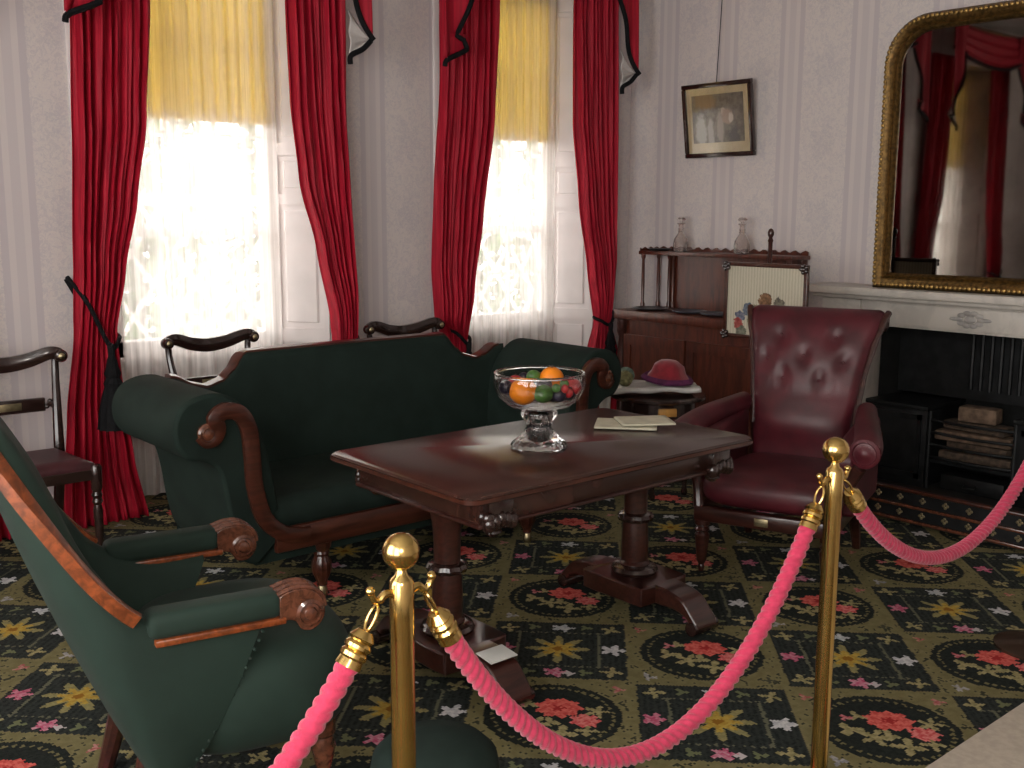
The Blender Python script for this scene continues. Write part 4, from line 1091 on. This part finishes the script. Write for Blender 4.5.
# ================================================================ GREEN ARMCHAIR (front left)
t = thing('green_armchair', 'green upholstered armchair with carved wooden arm scrolls in the left foreground', 'armchair', (1.005, 2.60, 0), R(79))
half = [(-.315, -.20, .555), (-.325, -.05, .56), (-.325, .06, .605), (-.315, .135, .71), (-.275, .20, .88), (-.18, .25, 1.03), (-.06, .275, 1.09), (0, .28, 1.10)]
ctrl = half + [(-x, y, z) for x, y, z in half[-2::-1]]
U = cr(ctrl, 6)
def gsec(p, q, k):
    """a closed section through the shell at plan point p (x, y, top z)"""
    x, y, zt = p
    lean = max(0, zt-.5)*.26
    nrm = Vector(q); nrm.normalize()                       # inward
    o = []
    for i in range(9):
        v = i/8; z = .205+(zt-.205)*v
        sc = .95+.05*v**.7; bul = .012*math.sin(PI*v)
        y0_ = (y+.2)*.21; yb = y0_+(y-y0_)*v**.85
        o.append(Vector((x*sc, yb + lean*v, z)) - nrm*bul)
    top = o[-1]
    o += [top+nrm*.012+Vector((0, 0, .014)), top+nrm*.05+Vector((0, 0, .016))]
    inn = []
    for i in range(13):
        v = 1-i/12; z = .34+(zt-.34)*v; w = (z-.205)/(zt-.205)
        sc = .95+.05*w**.7
        y0_ = (y+.2)*.21; yb = y0_+(y-y0_)*w**.85
        base = Vector((x*sc, yb + lean*w, z))
        thick = .070+.020*math.sin(PI*v)
        # button dimples
        for bx, by in BUT:
            d = (k-bx)**2*900 + ((z-by))**2*260
            thick -= .028*math.exp(-d)
        inn.append(base+nrm*thick)
    return o+inn
BUT = [(.20, .49), (.80, .49), (.34, .62), (.5, .62), (.66, .62), (.42, .82), (.58, .82), (.5, .95)]
secs = []
for i, p in enumerate(U):
    a, c = U[max(0, i-1)], U[min(len(U)-1, i+1)]
    d = Vector((c[0]-a[0], c[1]-a[1], 0)); q = (d.y, -d.x, 0)
    secs.append(gsec(p, q, i/(len(U)-1)))
n = len(secs[0]); L = len(secs)
sh = MB().add([p for s_ in secs for p in s_], [(i*n+j, (i+1)*n+j, (i+1)*n+(j+1) % n, i*n+(j+1) % n) for i in range(L-1) for j in range(n)]+[tuple(range(n)), tuple((L-1)*n+j for j in range(n-1, -1, -1))])
shell = sh.build('upholstered_shell', 'green_chair', t, smooth=70)
for bx, by in BUT:
    i = round(bx*(L-1)); s_ = secs[i]; p = min(s_[11:], key=lambda w: abs(w.z-by))
    MB().ball(p, .010, 10).build('button', 'green_chair', shell)
# show-wood along the top edge from arm to arm
tp = [secs[i][8]+Vector((0, 0, .008)) for i in range(L)]
i0 = next(i for i in range(L) if U[i][1] > .07); i1 = L-1-i0
MB().tube(tp[i0:i1+1], .018, sec=[(.75, -1), (.95, 0), (.75, 1), (-.9, 1), (-1.2, 0), (-.9, -1)], ref=(0, 0, 1)).build('show_wood', 'walnut', t, smooth=50)
MB().tube(cr([(-.10, .415, 1.10), (-.05, .43, 1.125), (0, .435, 1.135), (.05, .43, 1.125), (.10, .415, 1.10)], 6), [.012+.016*math.sin(PI*i/24) for i in range(25)], 10).build('crest', 'scroll_wood', t)
for s in (-1, 1):
    xx = s*.302
    ap = MB().box(xx-.042, xx+.042, -.235, .085, .570, .635, .022, 3).build('arm_pad', 'green_chair', t, smooth=60)
    MB().box(xx-.044, xx+.044, -.24, .07, .556, .573, .004).build('arm_rail', 'walnut', t)
    # carved volute
    vol = cr([(-.225, .575), (-.25, .585), (-.29, .585), (-.325, .565), (-.34, .53), (-.335, .50), (-.31, .478), (-.28, .482), (-.265, .505), (-.245, .512), (-.225, .505)], 4)
    vo = MB().prism([(a_, z_+.05) for a_, z_ in vol], xx-.040, xx+.040, 'x').build('arm_scroll', 'scroll_wood', t, bev=.008, smooth=50)
    for e in (-1, 1):
        MB().lathe([(.034, 0), (.036, .006), (.028, .010), (.025, .005), (.018, .007), (.015, .012), (.001, .016)], 20, T3(xx+e*.038, -.300, .572) @ Matrix.Rotation(R(90*e), 4, 'Y')).build('volute_eye', 'scroll_wood', vo)
    for k in range(3):
        MB().tube(cr([(xx-.028+.028*k, -.222, .628), (xx-.028+.028*k, -.26, .638), (xx-.028+.028*k, -.30, .635), (xx-.028+.028*k, -.335, .61), (xx-.028+.028*k, -.343, .58)], 4), .007, 8).build('reed', 'scroll_wood', vo)
def gseat(u, v):
    a = 2*PI*u; ph = -PI/2+PI*v
    ex = .72
    cx_, sx_ = math.cos(a), math.sin(a)
    kx = math.copysign(abs(cx_)**ex, cx_); ky = math.copysign(abs(sx_)**ex, sx_)
    cph = abs(math.cos(ph))**.30; sph = math.copysign(abs(math.sin(ph))**.85, math.sin(ph))
    return (.328*kx*cph, -.205+.285*ky*cph, .34+.15*sph)
MB().grid(gseat, 56, 24, cu=True).build('seat', 'green_chair', t, smooth=80)
for s in (-1, 1):
    lg = MB().lathe([(.014, .04), (.020, .05), (.016, .07), (.026, .10), (.034, .14), (.026, .17), (.034, .18), (.034, .25)], 16, T3(s*.21, -.37, 0)).build('front_leg', 'scroll_wood', t)
    MB().lathe([(.001, 0), (.018, 0), (.02, .02), (.014, .04)], 12, T3(s*.21, -.37, 0)).build('caster', 'brass_dull', lg)
    MB().tube([(s*.19, .05, .30), (s*.195, .09, .14), (s*.20, .13, 0)], [.034, .028, .022], 10).build('back_leg', 'mahogany', t)
# row of nails edging the side panel
nm = MB().ball((0, 0, 0), .0055, 6); n0 = None
for s in (-1, 1):
    for k in range(16):
        u = k/15; m = T3(s*(.322-.012*(1-u)), -.195+.195*(1-(u*.95)**.85), .22+.32*u)
        if n0 is None: n0 = nm.build('nail', 'green_chair', shell); n0.matrix_local = m
        else: inst(n0, shell, m)

# ================================================================ RED ARMCHAIR
t = thing('red_armchair', 'burgundy leather button-back armchair in front of the fireplace', 'armchair', (3.945, 2.695, 0), R(-70))
prof = cr([(.17, .36), (.185, .50), (.205, .62), (.235, .74), (.275, .88), (.315, .99), (.36, 1.075), (.42, 1.115), (.48, 1.105), (.505, 1.06), (.485, 1.015), (.45, .97), (.40, .84), (.36, .68), (.33, .50), (.31, .36)], 5)
NP = len(prof)
def bw(z): return interp([(.36, .215), (.6, .226), (.8, .246), (.95, .270), (1.05, .300), (1.12, .322)], z)
RB = [(-.48, .985), (.42, .985), (-.05, .905), (-.72, .89), (.64, .89), (-.40, .81), (.28, .81)]
def rback(u, v):
    i = min(NP-1, int(round(v*(NP-1)))); y, z = prof[i]
    k = -1+2*u; x = bw(z)*k
    front = 1 if v < .45 else 0
    if front:
        y -= .045*(1-k*k)*math.sin(PI*min(1, v/.45))
        y -= .030*math.exp(-((z-.60)/.085)**2)*(1-k**4)
        for bx, bz in RB:
            d = ((k-bx)*.30)**2/.0013 + (z-bz)**2/.0013
            y += .021*math.exp(-d)
        if .74 < z < .93: # pleats from the buttons
            for bx in (-.62, -.24, .24, .62):
                y += .006*math.exp(-((k-bx)*.30/.008)**2)*math.exp(-((z-.745)/.03)**2)
        y += .009*math.exp(-((z-.748)/.012)**2)
    e = max(0, abs(k)-.86)/.14
    if z > .98: z -= .030*e*e*min(1, (z-.98)/.1)
    y2 = y + (.018*e*e if front else -.018*e*e)
    return (x, y2, z)
NU = 60
bk = MB().add([rback(i/(NU-1), j/(NP-1)) for i in range(NU) for j in range(NP)], [(i*NP+j, (i+1)*NP+j, (i+1)*NP+(j+1) % NP, i*NP+(j+1) % NP) for i in range(NU-1) for j in range(NP)]+[tuple(range(NP)), tuple((NU-1)*NP+j for j in range(NP-1, -1, -1))])
back = bk.build('back', 'leather', t, smooth=60)
for bx, bz in RB:
    j = min(range(NP//2), key=lambda q: abs(prof[q][1]-bz)); p = rback((bx+1)/2, j/(NP-1))
    MB().ball((p[0], p[1]-.002, p[2]), .009, 10, (1, .6, 1)).build('button', 'leather', back)
for s in (-1, 1):
    pts = [(s*(bw(z)+.006), y+.035 if j < 30 else y, z) for j, (y, z) in enumerate(prof[8:34])]
    MB().tube(pts, .016, 8).build('side_rail', 'mahogany', back)
    MB().lathe([(.045, 0), (.045, .010), (.032, .016), (.03, .010), (.014, .014), (.001, .02)], 20, T3(s*(bw(1.07)+.0), .452, 1.062) @ Matrix.Rotation(R(90*s), 4, 'Y')).build('scroll', 'mahogany', back)
def rseat(u, v):
    a = 2*PI*u; ph = -PI/2+PI*v
    c_, s_ = math.cos(a), math.sin(a); ex = .38
    kx = math.copysign(abs(c_)**ex, c_); ky = math.copysign(abs(s_)**ex, s_)
    cph = abs(math.cos(ph))**.35; sph = math.copysign(abs(math.sin(ph))**.8, math.sin(ph))
    y = -.09+.31*ky*cph
    return ((.272-.03*(y+.09)/.3)*kx*cph, y, .378+.082*sph)
MB().grid(rseat, 64, 22, cu=True).build('seat', 'leather', t, smooth=80)
rl = MB().box(-.30, .30, -.385, -.33, .235, .300, .008).box(-.30, -.26, -.36, .28, .235, .30, .006).box(.26, .30, -.36, .28, .235, .30, .006).box(-.27, .27, .24, .29, .235, .30, .006).build('seat_rail', 'mahogany', t)
MB().box(-.03, .03, -.391, -.383, .250, .285, .003).build('plaque', 'brass_dull', rl)
for s in (-1, 1):
    # arm: rolled pad on an upholstered side
    side = cr([(.25, .30), (.25, .64), (.10, .635), (-.08, .62), (-.22, .60), (-.29, .565), (-.285, .50), (-.25, .42), (-.24, .30)], 4)
    ar = MB().prism(side, min(s*.255, s*.35), max(s*.255, s*.35), 'x').build('arm', 'leather', t, bev=.018, smooth=50)
    pts = cr([(s*.285, .26, .665), (s*.315, .10, .655), (s*.355, -.08, .64), (s*.385, -.22, .615), (s*.39, -.30, .595)], 6)
    MB().tube(pts, [.046+.018*i/24 for i in range(25)], 16).build('arm_roll', 'leather', ar, smooth=60)
    MB().lathe([(.056, 0), (.058, .012), (.046, .018), (.042, .012), (.026, .016), (.02, .022), (.001, .026)], 20, T3(s*.39, -.302, .595) @ ROTX90 @ Matrix.Scale(1.06, 4)).build('arm_scroll', 'leather', ar)
    MB().tube(cr([(s*.375, -.315, .535), (s*.335, -.305, .46), (s*.30, -.335, .38), (s*.285, -.355, .29)], 5), [.028]*8+[.024]*8, 10).build('arm_support', 'mahogany', ar)
    MB().lathe([(.012, 0), (.016, .02), (.012, .03), (.022, .05), (.030, .13), (.034, .165), (.024, .18), (.034, .19), (.024, .205), (.036, .215), (.036, .24)], 18, T3(s*.27, -.345, 0), 8, .06).build('front_leg', 'mahogany', t)
    MB().tube([(s*.25, .26, .245), (s*.255, .285, .12), (s*.26, .325, 0)], [.030, .026, .019], 10).build('back_leg', 'mahogany', t)

# ================================================================ FOOTSTOOL
t = thing('round_footstool', 'round dark green footstool beneath the left end of the pink rope', 'footstool', (1.345, 1.84, 0))
MB().lathe([(.135, .20), (.150, .215), (.152, .27), (.145, .31), (.12, .335), (.06, .347), (.001, .35)], 40).build('cushion', 'green_stool', t, smooth=60)
MB().lathe([(.13, .16), (.145, .165), (.147, .195), (.135, .20), (.001, .2)], 40).build('frame', 'mahogany', t)
for a in range(3):
    MB().lathe([(.012, 0), (.022, .02), (.016, .06), (.026, .12), (.02, .165)], 12, T3(.10*math.cos(a*2.094+.5), .10*math.sin(a*2.094+.5), 0)).build('leg', 'mahogany', t)

# ================================================================ STANCHIONS AND ROPES
def stanchion_proto():
    t = thing('brass_stanchion', '', 'stanchion', group='brass rope stanchions')
    MB().lathe([(.022, .03), (.022, .85), (.0225, .91), (.019, .918), (.012, .924), (.009, .934), (.013, .936)], 28).build('pole', 'brass', t)
    MB().ball((0, 0, .9665), .0335, 32).build('ball_finial', 'brass', t, smooth=80)
    MB().lathe([(.001, .035), (.026, .035), (.032, .03), (.06, .026), (.125, .016), (.145, .010), (.145, 0), (.001, 0)], 36).build('base', plain('brown_enamel_base', (.05, .028, .018), .25, .3, .2), t, smooth=60)
    MB().lathe([(.028, .030), (.034, .034), (.034, .042), (.026, .05), (.022, .05)], 24).build('base_collar', 'brass', t)
    return t
ROPES = []
pos = [(-.42, 1.50), (1.003, 1.467), (2.300, 1.430), (3.80, 1.50)]
labs = ['brass stanchion standing left beyond the green armchair', 'brass rope stanchion in front of the round footstool', 'brass rope stanchion in front of the red armchair', 'brass rope stanchion at the far right, its base by the beige matting']
for i, (x, y) in enumerate(pos):
    if i == 0: s0 = s = stanchion_proto()
    else: s = copy_tree(s0)
    s.location = (x, y, 0); s['label'] = labs[i]
# hooks are separate per post because they point along the ropes
stan = [o for o in col.objects if o.name.startswith('brass_stanchion')]
def hook(post, d):
    d = Vector((d[0], d[1], 0)).normalized()
    pts = cr([tuple(d*.018+Vector((0, 0, .892))), tuple(d*.034+Vector((0, 0, .896))), tuple(d*.048+Vector((0, 0, .886))), tuple(d*.058+Vector((0, 0, .892))), tuple(d*.064+Vector((0, 0, .906)))], 5)
    h = MB().tube(pts, [.0075]*10+[.006]*11, 10).build('hook', 'brass', post)
    MB().ball(d*.064+Vector((0, 0, .908)), .009, 10).build('hook_tip', 'brass', h)
def rope(a, c, sag, label):
    A, C = Vector((a[0], a[1], .895)), Vector((c[0], c[1], .895)); d = (C-A); d.normalize()
    A = A+d*.052; C = C-d*.052
    N = 400
    def P(u): 
        p = A.lerp(C, u); p.z -= .018+sag*(1-(2*u-1)**2)**.92 if 0 < u < 1 else .018
        return p
    # arc length table
    pts = [P(i/N) for i in range(N+1)]
    ln = [0]
    for p, q in zip(pts, pts[1:]): ln.append(ln[-1]+(q-p).length)
    tot = ln[-1]
    t = thing('barrier_rope', label, 'rope', tuple(P(.5)), group='pink barrier ropes')
    off = Vector(P(.5))
    def at(s):
        import bisect
        i = max(1, min(N, bisect.bisect_left(ln, s))); f = (s-ln[i-1])/max(1e-9, ln[i]-ln[i-1])
        return pts[i-1].lerp(pts[i], f)-off
    s0_, s1_ = .095, tot-.095
    n = int((s1_-s0_)/.0042); K = 18; pitch = .066
    vs, fs = [], []
    for j in range(n+1):
        s = s0_+(s1_-s0_)*j/n; p = at(s); tg = (at(min(tot, s+.004))-at(max(0, s-.004))).normalized()
        Nn = Vector((d.y, -d.x, 0)); Bn = tg.cross(Nn).normalized()
        for k in range(K):
            th = 2*PI*k/K; r = .0215*(.74+.26*abs(math.cos(1.5*(th-2*PI*s/pitch))))
            vs.append(p+(Nn*math.cos(th)+Bn*math.sin(th))*r)
    for j in range(n):
        for k in range(K): fs.append((j*K+k, j*K+(k+1) % K, (j+1)*K+(k+1) % K, (j+1)*K+k))
    fs += [tuple(range(K)), tuple(n*K+k for k in range(K))]
    MB().add(vs, fs).build('twisted_cord', 'rope', t, smooth=70)
    for sa, sb in ((.042, .11), (tot-.042, tot-.11)):
        p, q = at(sa), at(sb); ax = (q-p); L = ax.length; m = Matrix.Translation(p) @ ax.to_track_quat('Z', 'Y').to_matrix().to_4x4()
        f = MB().lathe([(.001, 0), (.014, .002), (.020, .010), (.024, .016), (.020, .022), (.025, .028), (.025, .034), (.021, .038), (.025, .043), (.025, .050), (.022, .054), (.024, L), (.001, L)], 24, m).build('ferrule', 'brass', t)
        e = at(.0) if sa < 1 and sa == .042 else at(tot)
        rg = [p+(e-p)*.5+Vector((0, 0, 0))]
        c0 = (p+e)*.5; ax2 = (e-p).normalized(); sd = Vector((d.y, -d.x, 0))
        MB().tube([c0+ax2*(.024*math.cos(w))+sd*(.011*math.sin(w)) for w in [2*PI*i/16 for i in range(16)]], .0032, 8, closed=True).build('ring', 'brass', f)
for i, (sag, lb) in enumerate(((.46, 'pink twisted rope hanging down at the left of the front stanchion'), (.50, 'pink twisted rope sagging low between the two brass stanchions in view'), (.345, 'pink twisted rope at the right before the fireplace'))):
    rope(pos[i], pos[i+1], sag, lb)
    dv = Vector(pos[i+1])-Vector(pos[i])
    hook(stan[i], dv); hook(stan[i+1], -dv)

# ---------------------------------------------------------------- walkway matting at the near edge
t = MB().box(2.50, XW-.05, -1.2, 1.33, .002, .012, .003).build('walkway_matting', 'beige')
tag(t, 'pale beige walkway matting over the carpet at the lower right', 'matting')
